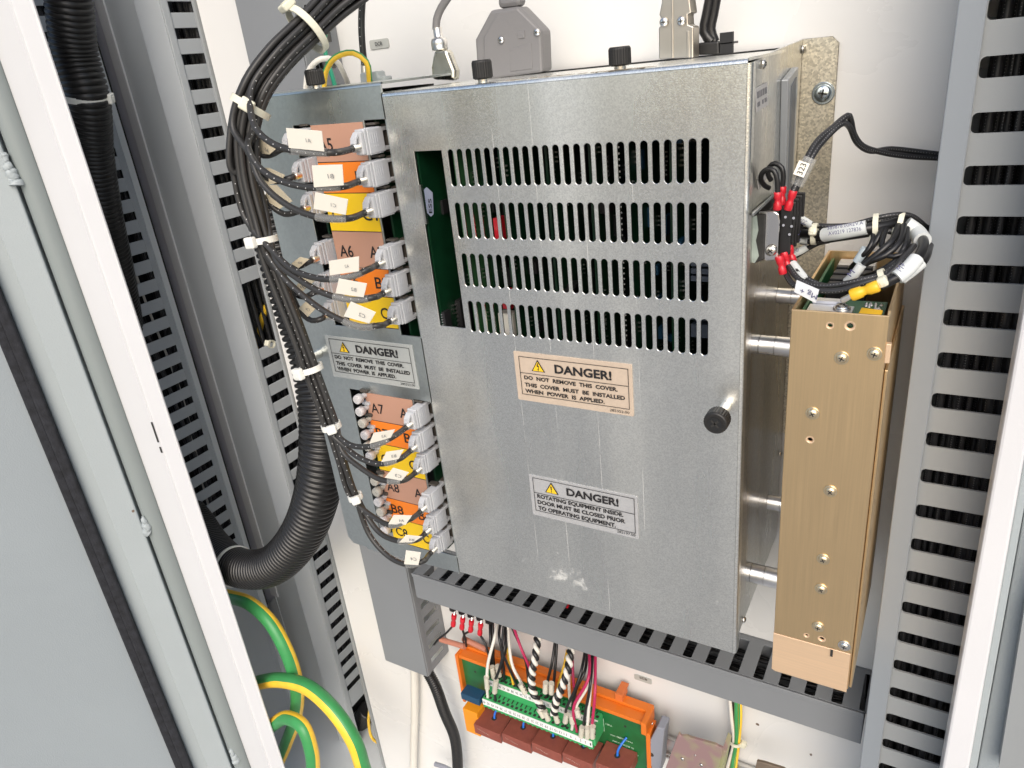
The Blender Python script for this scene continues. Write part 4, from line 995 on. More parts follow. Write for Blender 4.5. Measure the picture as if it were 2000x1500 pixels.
tie_at(3, 0, .0150, .0125, math.radians(175), 'ivory cable tie near the top of the fibre bundle', wdt=.0046, hs=1.35)
tie_at(5, .45, .0118, .0108, math.radians(100), 'ivory cable tie where the bundle bends beside the housing corner', wdt=.0044, hs=1.15)
tie_at(8, .60, .0086, .0086, math.radians(140), 'ivory cable tie above the A2 fibre, with its tail pointing right', m=M_tiew, hs=1.1)
tie_at(12, 0, .0080, .0076, math.radians(150), 'white cable tie left of the silver danger label', m=M_tiew, hs=1.2)
tie_at(14, 0, .0062, .0060, math.radians(95), 'white cable tie just above the A3 fibre branch', m=M_tiew, hs=.95)
tie_at(16, 0, .0045, .0042, math.radians(95), 'lowest white cable tie on the fibre bundle, above the A4 branch', m=M_tiew, hs=.9)

# ------------------------------------------------------------------ conduits and earth cables
def conduit(label, pts, r, pitch, amp, group='black corrugated conduits'):
    sp = spline(PP(pts), pitch/6)
    b = MB()
    def rf(u):
        ph = (u/pitch) % 1; return r*(1-amp*(1-min(1, 1.5*math.sin(math.pi*ph))))
    # resample evenly
    L = [0]
    for i in range(1, len(sp)): L.append(L[-1]+(sp[i]-sp[i-1]).length)
    N = int(L[-1]/(pitch/6)); out = []; j = 0
    for i in range(N+1):
        s_ = L[-1]*i/N
        while j < len(L)-2 and L[j+1] < s_: j += 1
        t_ = (s_-L[j])/max(L[j+1]-L[j], 1e-9); out.append(sp[j].lerp(sp[j+1], t_))
    b.tube(out, r, 28, rf=rf); o = b.build('corrugated_conduit', M_corr); tag(o, label, 'conduit', group); return out
c1 = conduit('thick black corrugated conduit sweeping down left of the connector housing', [(520, 380, .478), (566, 545, .475), (592, 630, .470), (614, 700, .465), (628, 780, .455), (631, 870, .445), (620, 960, .438), (588, 1045, .434), (530, 1105, .434), (465, 1108, .440), (415, 1068, .468), (375, 1010, .50), (320, 960, .53)], .0238, .0062, .15)
c2 = conduit('thick black corrugated conduit hanging in the upper left corner', [(118, -90, .47), (134, 0, .47), (146, 100, .47), (170, 190, .47), (180, 300, .475), (200, 420, .48), (222, 520, .49), (238, 600, .50), (255, 700, .52)], .0212, .0052, .13)
conduit('small black corrugated conduit curving down from the short grey duct', [(800, 1230, .50), (832, 1305, .49), (850, 1340, .485), (868, 1390, .485), (888, 1440, .49), (894, 1500, .49), (890, 1560, .49)], .0068, .0024, .12)
conduit('black corrugated conduit behind the earth cables at the bottom', [(720, 1385, .60), (700, 1420, .60), (688, 1470, .59), (680, 1540, .58)], .016, .004, .12)
conduit('thin black corrugated hose inside the broken part of the left duct', [(522, 560, .62), (512, 600, .62), (510, 650, .62), (520, 700, .62)], .010, .0038, .13)
def tie_on(px, py, Y, T, r, head, label, **k):
    c0 = P(px, py, Y); F = (-c0).normalized(); T = Vector(T).normalized(); F = (F-T*F.dot(T)).normalized()
    return cable_tie(c0, T, F, r, r, head, label, **k)
i2 = min(range(len(c2)), key=lambda i: (c2[i]-P(166, 186, .47)).length); tie_on(166, 188, .47, c2[i2+3]-c2[i2-3], .0218, math.radians(22), 'white cable tie round the upper left conduit', m=M_tiew, wdt=.0058, group='cable ties on conduits', hs=1.4)
i1 = min(range(len(c1)), key=lambda i: (c1[i]-P(447, 1100, .436)).length); cc = c1[i1]; T = (c1[i1+3]-c1[i1-3]).normalized(); F = (-cc).normalized(); F = (F-T*F.dot(T)).normalized()
cable_tie(cc, T, F, .0245, .0245, math.radians(-80), 'white cable tie where the thick conduit meets the post', m=M_tiew, wdt=.006, group='cable ties on conduits')
cable_tie(P(663, 1383, .575), (P(700, 1370, .58)-P(663, 1383, .575)).normalized(), Vector((0, -1, 0)), .004, .004, math.radians(60), 'blurred ivory cable tie at the foot of the left duct', group='cable ties on conduits', hs=1.5)
cable_tie(P(530, 672, .572), VX, Vector((0, -1, 0)), .004, .004, math.radians(60), 'ivory cable tie knotted on a slat of the left duct', group='cable ties on conduits', hs=1.0)
def wire(name, label, cat, pts, r, m, group=None, n=14, phase=0, step=.004):
    sp = spline(PP(pts), step); b = MB(); b.tube(sp, r, n, phase=phase); o = b.build(name, m); tag(o, label, cat, group); return o, sp
eg = 'green and yellow earth cables'
wire('earth_cable', 'thick green and yellow earth cable arching down from the conduit', 'earth cable', [(415, 1160, .46), (450, 1166, .455), (490, 1180, .45), (530, 1218, .445), (565, 1285, .44), (580, 1345, .44), (577, 1400, .445), (560, 1450, .45), (535, 1510, .455)], .0090, M_gy, eg, 24, phase=-1.45)
wire('earth_cable', 'thick green and yellow earth cable looping to the bottom right, topmost loop', 'earth cable', [(460, 1350, .44), (515, 1331, .43), (555, 1329, .425), (605, 1345, .42), (652, 1388, .415), (690, 1445, .41), (712, 1510, .41)], .0095, M_gy, eg, 24, phase=3.35)
wire('earth_cable', 'thick green and yellow earth cable in a tight loop at the bottom edge', 'earth cable', [(500, 1450, .42), (530, 1418, .415), (563, 1402, .41), (592, 1420, .405), (608, 1465, .40), (612, 1530, .40)], .0088, M_gy, eg, 24, phase=-1.3)
wire('earth_cable', 'thin green and yellow wire sagging at the foot of the white panel', 'earth cable', [(722, 1385, .56), (720, 1410, .56), (726, 1440, .56), (745, 1456, .55)], .0022, M_gy, eg, 14, phase=.5)
wire('earth_cable', 'yellow green wire bending inside the broken left duct', 'earth cable', [(545, 560, .62), (520, 600, .61), (508, 640, .605), (504, 700, .61)], .0040, M_gy, eg, 14, phase=.6)
wire('earth_cable', 'green and yellow wire arching behind the black top knob', 'earth cable', [(632, 170, .43), (636, 140, .43), (655, 112, .43), (690, 103, .435), (715, 120, .44), (722, 160, .45)], .0021, M_gy, eg, 14, phase=2.6)
wire('white_wire', 'white wire arching behind the left black knob', 'wire', [(597, 178, .45), (602, 140, .45), (628, 115, .45), (655, 118, .46), (672, 145, .47), (682, 170, .48)], .0021, M_ww)
wire('green_wire', 'green wire hanging beside the slotted duct behind the bundle', 'wire', [(640, 40, .50), (634, 80, .495), (637, 110, .49), (648, 145, .485), (655, 170, .48)], .0018, M_wg)
wire('white_cable', 'thick white cable dropping straight down from the short duct', 'cable', [(809, 1290, .505), (810, 1340, .505), (810, 1400, .505), (808, 1460, .505), (807, 1560, .505)], .0050, M_ww, n=20)
wire('fibre_cable', 'black dotted fibre cable coming straight down to the small top connector', 'fibre cable', [(712, -40, .44), (708, 0, .445), (706, 50, .45), (708, 90, .452), (712, 126, .455)], .0024, M_fib, phase=.6)

# ------------------------------------------------------------------ top connectors
yt = .455; zc0 = zt
def slab(name, pts, Y, th, m, parent, bev=.0012):
    b = MB(); b.prism([P(x, y, Y) for x, y in pts], Vector((0, th, 0))); return b.build(name, m, parent, bev)
tk = thing('fibre_plug', 'small pale grey fibre plug on top between the two covers', 'connector', P(720, 165, yt))
slab('plug_body', [(702, 143), (735, 139), (738, 150), (750, 149), (751, 163), (704, 167)], yt, .010, mat('pale_plug', (.36, .39, .39), .5), tk)
b = MB(); b.cyl(P(712, 142, yt+.004), P(711, 124, yt+.004), .0025); b.build('ferrule', M_ferr, tk)
tk = thing('metal_connector', 'shiny nickel round cable connector on top, left of the grey hood', 'connector', P(864, 155, yt))
a = P(866, 165, yt+.004); c_ = P(854, 56, yt+.004); ax = (c_-a); L = ax.length; m_ = mpp(860, 110, yt+.004)
slab('connector_body', [(843, 156), (841, 130), (845, 108), (848, 97), (872, 97), (880, 118), (888, 138), (887, 158)], yt, .008, brushed('nickel_shell', (.62, .60, .52), .26, (60, 60, 60)), tk, .0022)
b = MB(); b.lathe(P(860, 98, yt+.004), (P(854, 56, yt+.004)-P(860, 98, yt+.004)), [(0, 13*m_), (.0005, 16*m_), (16*m_, 16*m_), (21*m_, 14*m_), (22*m_, 10*m_), (24*m_, 8.5*m_), (40*m_, 8.5*m_)], 28); b.build('clamp_ring', M_ferr, tk)
wire('grey_cable', 'grey round cable rising from the nickel connector', 'cable', [(852, 58, yt+.004), (853, 38, yt+.004), (862, 15, yt+.004), (880, -12, yt+.004), (900, -50, yt+.004)], 7.5*m_, M_hood, n=18)
tk = thing('connector_hood', 'dark grey angular plastic connector hood with two screws', 'connector', P(995, 145, yt))
slab('hood_shell', [(932, 158), (927, 77), (957, 20), (1012, 12), (1058, 60), (1061, 140)], yt, .014, M_hood, tk, .002)
slab('hood_face', [(944, 157), (943, 72), (972, 21), (1010, 14), (1056, 60), (1059, 141)], yt-.0012, .003, M_hood, tk, .0014)
slab('cable_entry', [(971, 18), (970, -40), (1018, -40), (1016, 13)], yt+.003, .009, M_hood, tk, .003)
slab('embossed_panel', [(997, 140), (996, 96), (1037, 84), (1040, 134)], yt-.0016, .0006, M_hood, tk, .0003)
slab('embossed_panel', [(1010, 62), (1024, 60), (1025, 74), (1011, 76)], yt-.0018, .0008, M_hood, tk, .0003)
for (px, py) in [(979, 78), (1049, 63)]: screw(P(px, py, yt-.0013), (0, -1, 0), .0023, tk, washer=False)
tk = thing('metal_hood', 'tall silver metal connector hood cut by the top edge', 'connector', P(1320, 112, yt))
mN = brushed('hood_metal', (.52, .48, .42), .34, (20, 20, 20))
slab('hood_body', [(1287, 116), (1286, 55), (1290, 50), (1290, 33), (1287, 30), (1292, 5), (1296, -40), (1342, -40), (1348, 10), (1350, 25), (1343, 28), (1344, 48), (1354, 52), (1354, 113)], yt, .012, mN, tk, .0012)
slab('seam_rib', [(1311, 114), (1310, -30), (1314, -30), (1315, 114)], yt-.0004, .003, mN, tk, .0003)
slab('side_lip', [(1341, 113), (1340, 60), (1346, 60), (1347, 113)], yt-.0002, .003, mN, tk, .0003)
for (px, py) in [(1297, 43), (1331, 41)]: screw(P(px, py, yt-.0006), (0, -1, 0), .0026, tk, washer=False, rot=.8)
tk = thing('black_plug', 'small black rectangular plug at the top right of the box', 'connector', P(1390, 105, yt+.02))
slab('plug_body', [(1362, 108), (1362, 84), (1404, 80), (1405, 106)], yt+.02, .01, M_black, tk)
b = MB(); q_ = P(1405, 106, yt+.02); b.box((q_.x, yt+.02, q_.z), (q_.x+.008, yt+.022, q_.z+.0115)); b.box((q_.x, yt+.02, q_.z+.005), (q_.x+.0085, yt+.03, q_.z+.0062)); b.build('plug_clip', M_black, tk, .0003)
wire('black_cable', 'pair of black wires above the small black plug, left one', 'cable', [(1390, 82, yt+.025), (1375, 62, yt+.025), (1380, 30, yt+.025), (1390, -20, yt+.025)], .0030, M_wire)
wire('black_cable', 'pair of black wires above the small black plug, right one', 'cable', [(1396, 82, yt+.027), (1388, 58, yt+.027), (1393, 30, yt+.027), (1402, -20, yt+.027)], .0030, M_wire)

# ------------------------------------------------------------------ gold power supply
yg = .375; gx0 = kx(1546, 605)*yg; gx1 = kx(1735, 640)*yg; gz1 = P(1549, 605, yg).z; gz0 = P(1512, 1310, yg).z; gyb = yg*1.314
ps = thing('power_supply', 'champagne gold anodised power supply standing right of the box', 'power supply', ((gx0+gx1)/2, gyb, gz0))
gzl = P(1513, 1236, yg).z
fh = [circ(P(px, py, yg).x, P(px, py, yg).z, r) for px, py, r in [(1621, 636, .0012), (1660, 637, .0016), (1582, 859, .0014), (1575, 1241, .0011), (1605, 1248, .0014)]]
plate('front_face', rect(gx0, gx1, gzl, gz1), fh, .0016, FRONT(yg), M_gold, ps, .0003)
for px, py, r in [(1621, 636, .0012), (1660, 637, .0016), (1582, 859, .0014), (1575, 1241, .0011), (1605, 1248, .0014)]:
    c_ = P(px, py, yg-.00005); b = MB(); n = 24
    vs = [c_+Vector((math.cos(2*math.pi*i/n)*r*k, o_, math.sin(2*math.pi*i/n)*r*k)) for (k, o_) in ((1.65, 0), (1.0, -.0001), (.95, .0015)) for i in range(n)]
    b.add(vs, [(j*n+i, j*n+(i+1) % n, (j+1)*n+(i+1) % n, (j+1)*n+i) for j in range(2) for i in range(n)], smooth=True); b.build('countersunk_hole', M_goldp, ps)
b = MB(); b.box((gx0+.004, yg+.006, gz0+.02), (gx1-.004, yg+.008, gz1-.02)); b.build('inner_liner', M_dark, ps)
plate('front_foot', [(gx0-.0002, gz0+.001), (gx0+.002, gz0), (gx1-.0006, gz0), (gx1-.0006, gzl-.0003), (gx0-.0002, gzl-.0003)], [], .0016, FRONT(yg-.0001), M_goldp, ps, .0002)
b = MB(); nx = P(1622, 1275, yg).x; b.box((nx, yg-.0009, gzl-.0055), (nx+.0014, yg-.0004, gzl-.0004)); b.build('notch', M_slot, ps)
b = MB(); b.box((gx0, yg+.0018, gz0+.002), (gx0+.0014, gyb, gz1)); b.build('side_wall', M_gold, ps)
plate('side_wall', [(yg+.002, gz0+.001), (gyb, gz0+.001), (gyb, gz1), (yg+.008, gz1), (yg+.0045, gz1-.003), (yg+.002, gz1-.003)], [], .0014, SIDE(gx1), M_gold, ps, .0002)
b = MB(); b.box((gx1+.0003, yg+.004, gz0+.001), (gx1+.0018, gyb-.01, gz1-.030)); b.build('side_plate', M_gold, ps, .0004)
b = MB(); b.box((gx1-.0002, yg-.0003, P(1735, 710, yg).z), (gx1+.0022, yg+.003, P(1740, 672, yg).z)); b.build('latch_tab', M_goldp, ps, .0004)
b = MB(); b.box((gx0+.0014, gyb-.0014, gz0+.002), (gx1-.0015, gyb, gz1)); b.build('rear_wall', M_gold, ps)
b = MB(); b.box((gx0, yg+.002, gz0+.001), (gx1-.002, gyb-.002, gz0+.002)); b.build('floor_plate', M_gold, ps)
for (px, py, w_) in [(1644, 699, 1), (1708, 691, 1), (1587, 807, 1), (1622, 959, 1), (1608, 1092, 1), (1604, 1150, 1), (1598, 1224, 1), (1649, 1261, 0)]:
    screw(P(px, py, yg-.0001), (0, -1, 0), .0028, ps, m=brushed('brass_screw', (.80, .68, .48), .3, (40, 40, 40)) if w_ and 'brass_screw' not in MATS else (MATS.get('brass_screw') if w_ else M_scr), washer=True, rot=px*.37)
# interior of the supply
iz = gz1-.006
b = MB(); b.box((gx0+.003, yg+.004, iz-.012), (gx0+.0045, gyb-.004, iz+.002)); b.box((gx0+.003, yg+.004, iz-.004), (gx1-.004, yg+.045, iz-.002)); b.build('circuit_board', mat('supply_pcb', (.02, .14, .05), .4), ps)
b = MB(); b.box((gx0+.008, gyb-.016, iz-.01), (gx1-.016, gyb-.004, iz+.002)); b.build('white_block', M_ww, ps, .0006)
b = MB()
for k in range(7): b.box((gx0+.008, yg+.058+k*.0062, iz-.01), (gx0+.028, yg+.0625+k*.0062, iz+.002-(k % 2)*.0008))
b.build('terminal_barrier', M_chip, ps, .0004)
b = MB(); b.box((gx0+.005, yg+.012, iz-.002), (gx0+.027, yg+.024, iz+.0018)); b.box((gx0+.006, yg+.0245, iz-.002), (gx0+.022, yg+.030, iz+.0035)); b.build('bus_bar', M_alu, ps, .0003)
screw(Vector((gx0+.0215, yg+.019, iz+.0019)), VZ, .0034, ps)
q = random.Random(2); b = MB()
for k in range(40):
    x_ = q.uniform(gx0+.027, gx1-.006); y_ = q.uniform(yg+.008, yg+.04); b.lathe((x_, y_, iz-.0019), VZ, [(0, .0009), (.0008, .0005), (.0012, .0001)], 8)
b.build('solder_joints', M_pin, ps)
b = MB(); x_ = gx0+.029; b.prism([Vector((x_, yg+.005, iz-.001)), Vector((x_+.011, yg+.003, iz-.001)), Vector((x_+.012, yg+.014, iz+.003)), Vector((x_+.002, yg+.016, iz+.003))], Vector((0, 0, .0012))); b.build('yellow_tab', M_wy, ps, .0003)
# aluminium standoffs between the box and the supply
for k, (pa, pb, Y, r, lab) in enumerate([((1455, 670), (1545, 678), .425, 19, 'upper thick aluminium standoff between box and gold supply'), ((1440, 1112), (1524, 1131), .425, 19, 'lowest aluminium standoff between box and gold supply'), ((1480, 975), (1525, 985), .47, 15, 'rear aluminium standoff half hidden behind the gold supply'), ((1500, 575), (1560, 580), .47, 15, 'rear upper aluminium standoff just under the red crimps')]):
    a = P(*pa, Y); c_ = P(*pb, Y); z_ = (a.z+c_.z)/2; m_ = mpp(*pa, Y)
    t = thing('standoff', lab, 'standoff', Vector((xs_, Y, z_)), 'aluminium standoffs')
    xm_ = xs_+.35*(gx0-xs_)
    b = MB(); b.cyl((xs_+.0002, Y, z_), (xm_, Y, z_), r*m_*.98, n=36); b.build('standoff_collar', M_alu, t)
    b = MB(); b.cyl((xm_+.0003, Y, z_), (gx0-.0002, Y, z_), r*m_, n=36); b.build('standoff_tube', M_alu, t, .0003)

# ------------------------------------------------------------------ barrier strip with red crimps on the box side
bs = thing('terminal_strip', 'black terminal strip on a chrome bracket at the right of the box', 'terminal strip', PX(1495, 470, xs_))
xb_ = xs_+.016; yb0 = .400
def onx(px, py, x): return PX(px, py, x)
b = MB(); bq = [P(x, y, .398) for x, y in [(1482, 413), (1512, 412), (1521, 418), (1523, 430), (1519, 500), (1514, 509), (1492, 510)]]; b.prism(bq, Vector((0, .0015, 0))); b.build('chrome_bracket', mat('chrome', (.70, .68, .66), .12, metal=1), bs, .0006)
b = MB(); b.prism([P(x, y, .397) for x, y in [(1471, 420), (1496, 418), (1492, 508), (1472, 515)]], Vector((0, .05, 0))); b.build('finned_body', mat('dusty_black', (.03, .03, .028), .6, noise=.5, nscale=200), bs, .0008)
b = MB(); b.prism([P(x, y, .3965) for x, y in [(1467, 425), (1478, 421), (1481, 450), (1476, 470), (1482, 500), (1474, 514), (1467, 512)]], Vector((0, .0004, 0))); b.build('corrosion', mat('pale_corrosion', (.36, .42, .38), .8, noise=.2, nscale=200), bs)
screw(P(1506, 489, .3975), (0, -1, 0), .0030, bs, washer=False)
b = MB()
for k in range(5):
    a = P(1524+k*6.5, 402-k*6.5, .402+k*.008); w_ = .0016; hgt = 95*mpp(1540, 440, .41)
    b.prism([a, a+Vector((.0060, 0, 0)), a+Vector((.0060, 0, -hgt)), a+Vector((0, 0, -hgt))], Vector((0, .0022, 0)))
b.prism([P(x, y, .408) for x, y in [(1521, 408), (1545, 384), (1545, 474), (1523, 500)]], Vector((0, .004, 0)))
b.build('barrier_fins', M_black, bs, .0006)
b = MB()
for k in range(6): b.cyl(P(1530+k*4, 440-(k % 3)*22+k*6, .4005), P(1530+k*4, 440-(k % 3)*22+k*6, .4025), .0007, n=10)
b.build('terminal_screws', M_slgrey, bs)
b = MB(); b.prism([PX(1467, 415, xs_+.0006), PX(1512, 377, xs_+.0006), PX(1512, 379, xs_+.016), PX(1472, 417, xs_+.012)], Vector((0, 0, -.0012))); b.build('bracket_ledge', M_galv2, bs)
def crimp(pa, pb, Y, r, label, m=M_red, group='red crimp terminals at the box side'):
    a, c_ = P(*pa, Y), P(*pb, Y); t = thing('crimp_terminal', label, 'crimp terminal', a, group); L = (c_-a).length
    b = MB(); b.lathe(a, c_-a, [(0, r*.95), (L*.08, r*1.1), (L*.38, r), (L*.46, r*.78), (L*.58, r*.78), (L*.66, r), (L*.95, r*1.05), (L, r*.9)], 20); b.build('crimp_sleeve', m, t)
    return t
for (pa, pb, Y, lab) in [((1518, 410), (1519, 375), .397, 'red crimp on the front left of the black strip top'), ((1527, 400), (1528, 364), .405, 'red crimp in the middle of the black strip top'), ((1538, 410), (1550, 372), .402, 'red crimp under the cable marked 323'), ((1521, 500), (1530, 535), .397, 'lowest red crimp under the black strip'), ((1531, 492), (1540, 525), .403, 'middle red crimp under the black strip'), ((1540, 480), (1549, 512), .410, 'rear red crimp under the black strip')]:
    crimp(pa, pb, Y, 7.5*mpp(*pa, Y), lab)
wg = 'black wires of the power supply harness'
rw = .0015
wire('black_wire', 'outer small black wire loop above the red crimps', 'wire', [(1519, 376, .397), (1518, 352, .397), (1512, 334, .397), (1500, 330, .398), (1489, 338, .400), (1486, 350, .403), (1493, 362, .407), (1502, 367, .41)], rw*.9, M_wire, wg)
wire('black_wire', 'inner small black wire loop above the red crimps', 'wire', [(1528, 365, .405), (1530, 345, .405), (1527, 328, .405), (1514, 319, .406), (1503, 326, .408), (1500, 340, .41), (1506, 352, .412)], rw*.9, M_wire, wg)
t = thing('marked_cable', 'twisted black cable pair with clear 323 marker running right into the duct', 'cable', P(1560, 330, .41))
pr = [(1549, 374, .402), (1562, 345, .405), (1577, 308, .41), (1597, 275, .42), (1625, 250, .43), (1655, 226, .44)]
b = MB(); b.tube(spline(PP(pr+[(1662, 236, .45), (1668, 262, .46), (1685, 285, .47), (1720, 297, .48), (1770, 305, .49), (1838, 309, .50)]), .003), .0016, 12); b.build('wire_strand', M_wirep, t)
b = MB(); b.tube(spline(PP([(1552, 374, .405), (1566, 345, .408), (1588, 302, .413), (1608, 275, .423), (1640, 244, .433), (1658, 246, .45), (1675, 280, .465), (1700, 295, .475), (1740, 291, .487), (1790, 296, .494), (1838, 302, .50)]), .003), .0016, 12); b.build('wire_strand', M_wirep, t)
a = P(1556, 362, .402); c_ = P(1583, 308, .405); b = MB(); b.cyl(a, c_, .0034, n=20, cap=False); b.build('clear_sleeve', M_clear, t)
a = P(1559, 344, .3985); c_ = P(1571, 317, .401); ax = (c_-a).normalized(); sd_ = ax.cross((-a).normalized()).normalized(); tv = sd_.cross(ax).normalized()
w_ = .0034
b = MB(); b.prism([a-sd_*w_*.8+tv*.001, a+sd_*w_*.8+tv*.001, c_+sd_*w_*.8+tv*.001, c_-sd_*w_*.8+tv*.001], -tv*.0004); mk = b.build('marker', M_tag, t)
s_up = -sd_ if (-sd_).dot(Vector((-1, 0, 0))) > 0 else sd_
text([('323', a+ax*.0008-s_up*w_*.45+tv*.0014, ax, s_up, (c_-a).length-.0016, w_*.9)], M_ink, mk, bold=.0)
# harness behind and over the supply
hw = [
 ('upper black harness wire leaving the terminal strip', [(1560, 432, .44), (1600, 441, .43), (1650, 441, .43), (1700, 436, .43), (1740, 425, .435), (1770, 425, .44), (1800, 440, .46), (1830, 450, .48)], rw, M_wirep),
 ('thick black harness wire through the printed white sleeve', [(1562, 455, .43), (1600, 459, .42), (1640, 455, .415), (1690, 447, .415), (1730, 440, .42), (1765, 430, .43), (1795, 445, .45), (1825, 465, .47)], .0036, M_wire),
 ('lower black harness wire with tiny printing', [(1565, 472, .43), (1600, 471, .425), (1650, 464, .42), (1690, 458, .42), (1730, 450, .42), (1750, 455, .42)], .0024, M_wirep),
 ('lowest black wire fanning out of the terminal strip', [(1555, 500, .43), (1580, 484, .43), (1600, 474, .43), (1620, 470, .43)], .0022, M_wire),
 ('black wire dropping over the supply, left strand', [(1745, 432, .43), (1722, 450, .415), (1712, 470, .41), (1690, 500, .41), (1672, 530, .41), (1652, 552, .42)], .0022, M_wire),
 ('black wire dropping over the supply, middle strand', [(1755, 440, .42), (1742, 470, .405), (1715, 495, .40), (1690, 515, .40), (1668, 540, .40)], .0024, M_wire),
 ('black wire dropping over the supply, curled strand', [(1765, 440, .42), (1755, 475, .405), (1730, 498, .40), (1700, 510, .40), (1685, 520, .41)], .0024, M_wire),
 ('thick grey black wire bending down to the yellow crimp', [(1790, 450, .43), (1804, 475, .41), (1795, 500, .395), (1770, 530, .385), (1735, 550, .382), (1715, 558, .382)], .0036, M_wire),
 ('second thick wire under the M sleeve', [(1815, 480, .43), (1805, 508, .41), (1780, 532, .40), (1750, 545, .40)], .0030, M_wire),
 ('printed black wire sweeping under the supply rim, upper strand', [(1540, 520, .40), (1560, 545, .392), (1590, 558, .388), (1640, 556, .386), (1690, 545, .386), (1740, 530, .39), (1765, 500, .40), (1775, 480, .41)], rw, M_wirep),
 ('printed black wire sweeping under the supply rim, lower strand', [(1532, 530, .40), (1550, 556, .39), (1590, 567, .385), (1640, 567, .383), (1690, 552, .383), (1735, 537, .386), (1760, 510, .39), (1785, 480, .41)], rw, M_wirep),
 ('thin black wire curling inside the harness bend', [(1735, 436, .425), (1728, 455, .412), (1722, 480, .405), (1735, 500, .40), (1758, 498, .40), (1775, 470, .41)], .0019, M_wire),
 ('thin black wire slanting to the supply middle', [(1772, 446, .42), (1768, 478, .405), (1745, 512, .40), (1715, 530, .40), (1690, 538, .41)], .0019, M_wire),
 ('thin black wire along the left side of the bend', [(1700, 447, .42), (1706, 465, .412), (1695, 488, .408), (1678, 505, .41), (1660, 525, .42)], .0019, M_wire),
 ('thin black wire climbing over the bend', [(1640, 447, .425), (1690, 432, .42), (1735, 421, .42), (1775, 420, .43), (1812, 445, .45), (1838, 462, .47)], .0019, M_wirep),
 ('thin printed wire behind the printed sleeve', [(1560, 445, .44), (1610, 450, .435), (1680, 442, .43), (1740, 433, .43), (1790, 436, .44), (1836, 456, .47)], .0017, M_wirep),
 ('thin black wire behind the paper flag', [(1545, 512, .405), (1565, 536, .396), (1600, 556, .391), (1650, 560, .390), (1700, 548, .390), (1745, 520, .395), (1765, 490, .41)], rw, M_wirep)]
for (lab, pts, r_, m_) in hw: wire('black_wire', lab, 'wire', pts, r_ if r_ == rw else r_*.68, m_, wg, step=.003, phase=rng.uniform(-.6, .6))
def sleeve(pts, r, label, txt=None, m=M_sleeve, tl=None, size=None, ink=M_inkb, txt2=None):
    t = thing('marker_sleeve', label, 'wire sleeve', P(*pts[0]), 'white printed wire sleeves')
    sp = spline(PP(pts), .002); r = r*.72; b = MB(); b.tube(sp, r, 18); o = b.build('sleeve_tube', m, t)
    T = []
    for (s_, a, c_, cap) in (txt or []):
        A = P(*a); B = P(*c_); r_ = (B-A).normalized(); n_ = (-A).normalized(); u = n_.cross(r_).normalized(); 
        T.append((s_, A+n_*.0006, r_, u, (B-A).length, cap))
    if T: text(T, ink, t, bold=0)
sleeve([(1560, 425, .436), (1575, 434, .434), (1588, 443, .432)], .0030, 'white sleeve printed VCC', [('VCC', (1558, 434, .4305), (1573, 440, .4285), .0026)])
sleeve([(1556, 456, .431), (1570, 457, .429), (1580, 458, .427)], .0026, 'white sleeve printed 5V', [('5V', (1558, 459, .4265), (1567, 459, .4265), .0024)])
sleeve([(1552, 468, .431), (1568, 470, .429), (1578, 470, .427)], .0024, 'white sleeve printed 12V, third in the fan', [('12V', (1553, 471, .4270), (1564, 472, .4270), .0020)])
sleeve([(1552, 496, .43), (1568, 488, .43), (1577, 482, .43)], .0030, 'white sleeve at the bottom of the fan', [('GND', (1550, 495, .4265), (1561, 490, .4265), .0022)])
sleeve([(1610, 459, .418), (1640, 454, .414), (1692, 444, .414)], .0052, 'long white sleeve printed AV0219 127836', [('AV0219 127836', (1618, 460, .4075), (1682, 450, .4075), .0020), ('385878.00REV.A', (1616, 449, .4080), (1686, 438, .4080), .0018)])
sleeve([(1768, 438, .425), (1788, 452, .425), (1802, 470, .415)], .0058, 'crumpled white tape around the harness bend')
sleeve([(1790, 506, .39), (1772, 526, .385), (1752, 542, .382)], .0050, 'white sleeve printed M+ on the thick wire', [('M+', (1760, 531, .3755), (1771, 519, .3765), .0032)])
sleeve([(1800, 515, .40), (1778, 533, .395), (1760, 546, .393)], .0036, 'plain white sleeve under the M+ sleeve')
sleeve([(1683, 517, .398), (1670, 535, .398), (1655, 550, .40)], .0034, 'small white sleeve printed M inside the supply', [('M', (1662, 541, .393), (1670, 532, .393), .0028)])
sleeve([(1692, 485, .410), (1682, 500, .41), (1674, 512, .41)], .0034, 'pale blue white sleeve above the black terminals', m=mat('bluish_sleeve', (.50, .58, .62), .4))
sleeve([(1548, 516, .404), (1562, 534, .398), (1573, 548, .393)], .0034, 'white sleeve below the rear red crimp')
t = thing('paper_flag', 'white paper flag marked Mg+ on a black wire at the supply rim', 'label', P(1580, 575, .383))
q = [P(x, y, .381) for x, y in [(1556, 547), (1600, 566), (1593, 592), (1551, 570)]]; b = MB(); b.prism(q, Vector((0, .0004, 0))); o = b.build('flag_paper', mat('flag_white', (.72, .74, .76), .5), t)
u = (q[1]-q[0]).normalized(); v = (q[0]-q[3]).normalized(); cc = q[0].lerp(q[2], .5)
text([('Mg +', cc+u*.006-Vector((0, .0006, 0))-v*(-.001), -u, -v, .009, .0028)], M_inkb, o, bold=0)
for (a, c_, lab) in [((1590, 438), 1, 'small grey cable tie by the fanned white sleeves'), ]: pass
def small_tie(px, py, Y, T, r, ang, label, hs=1): return tie_on(px, py, Y, T, r*.62, ang, label, group='cable ties on the supply harness', hs=hs*.62, wdt=.0026)
small_tie(1591, 457, .425, (1, 0, 0), .0078, math.radians(80), 'grey cable tie beside the fanned white sleeves')
small_tie(1712, 442, .420, (1, 0, .1), .0090, math.radians(150), 'ivory cable tie right of the long printed sleeve', 1.3)
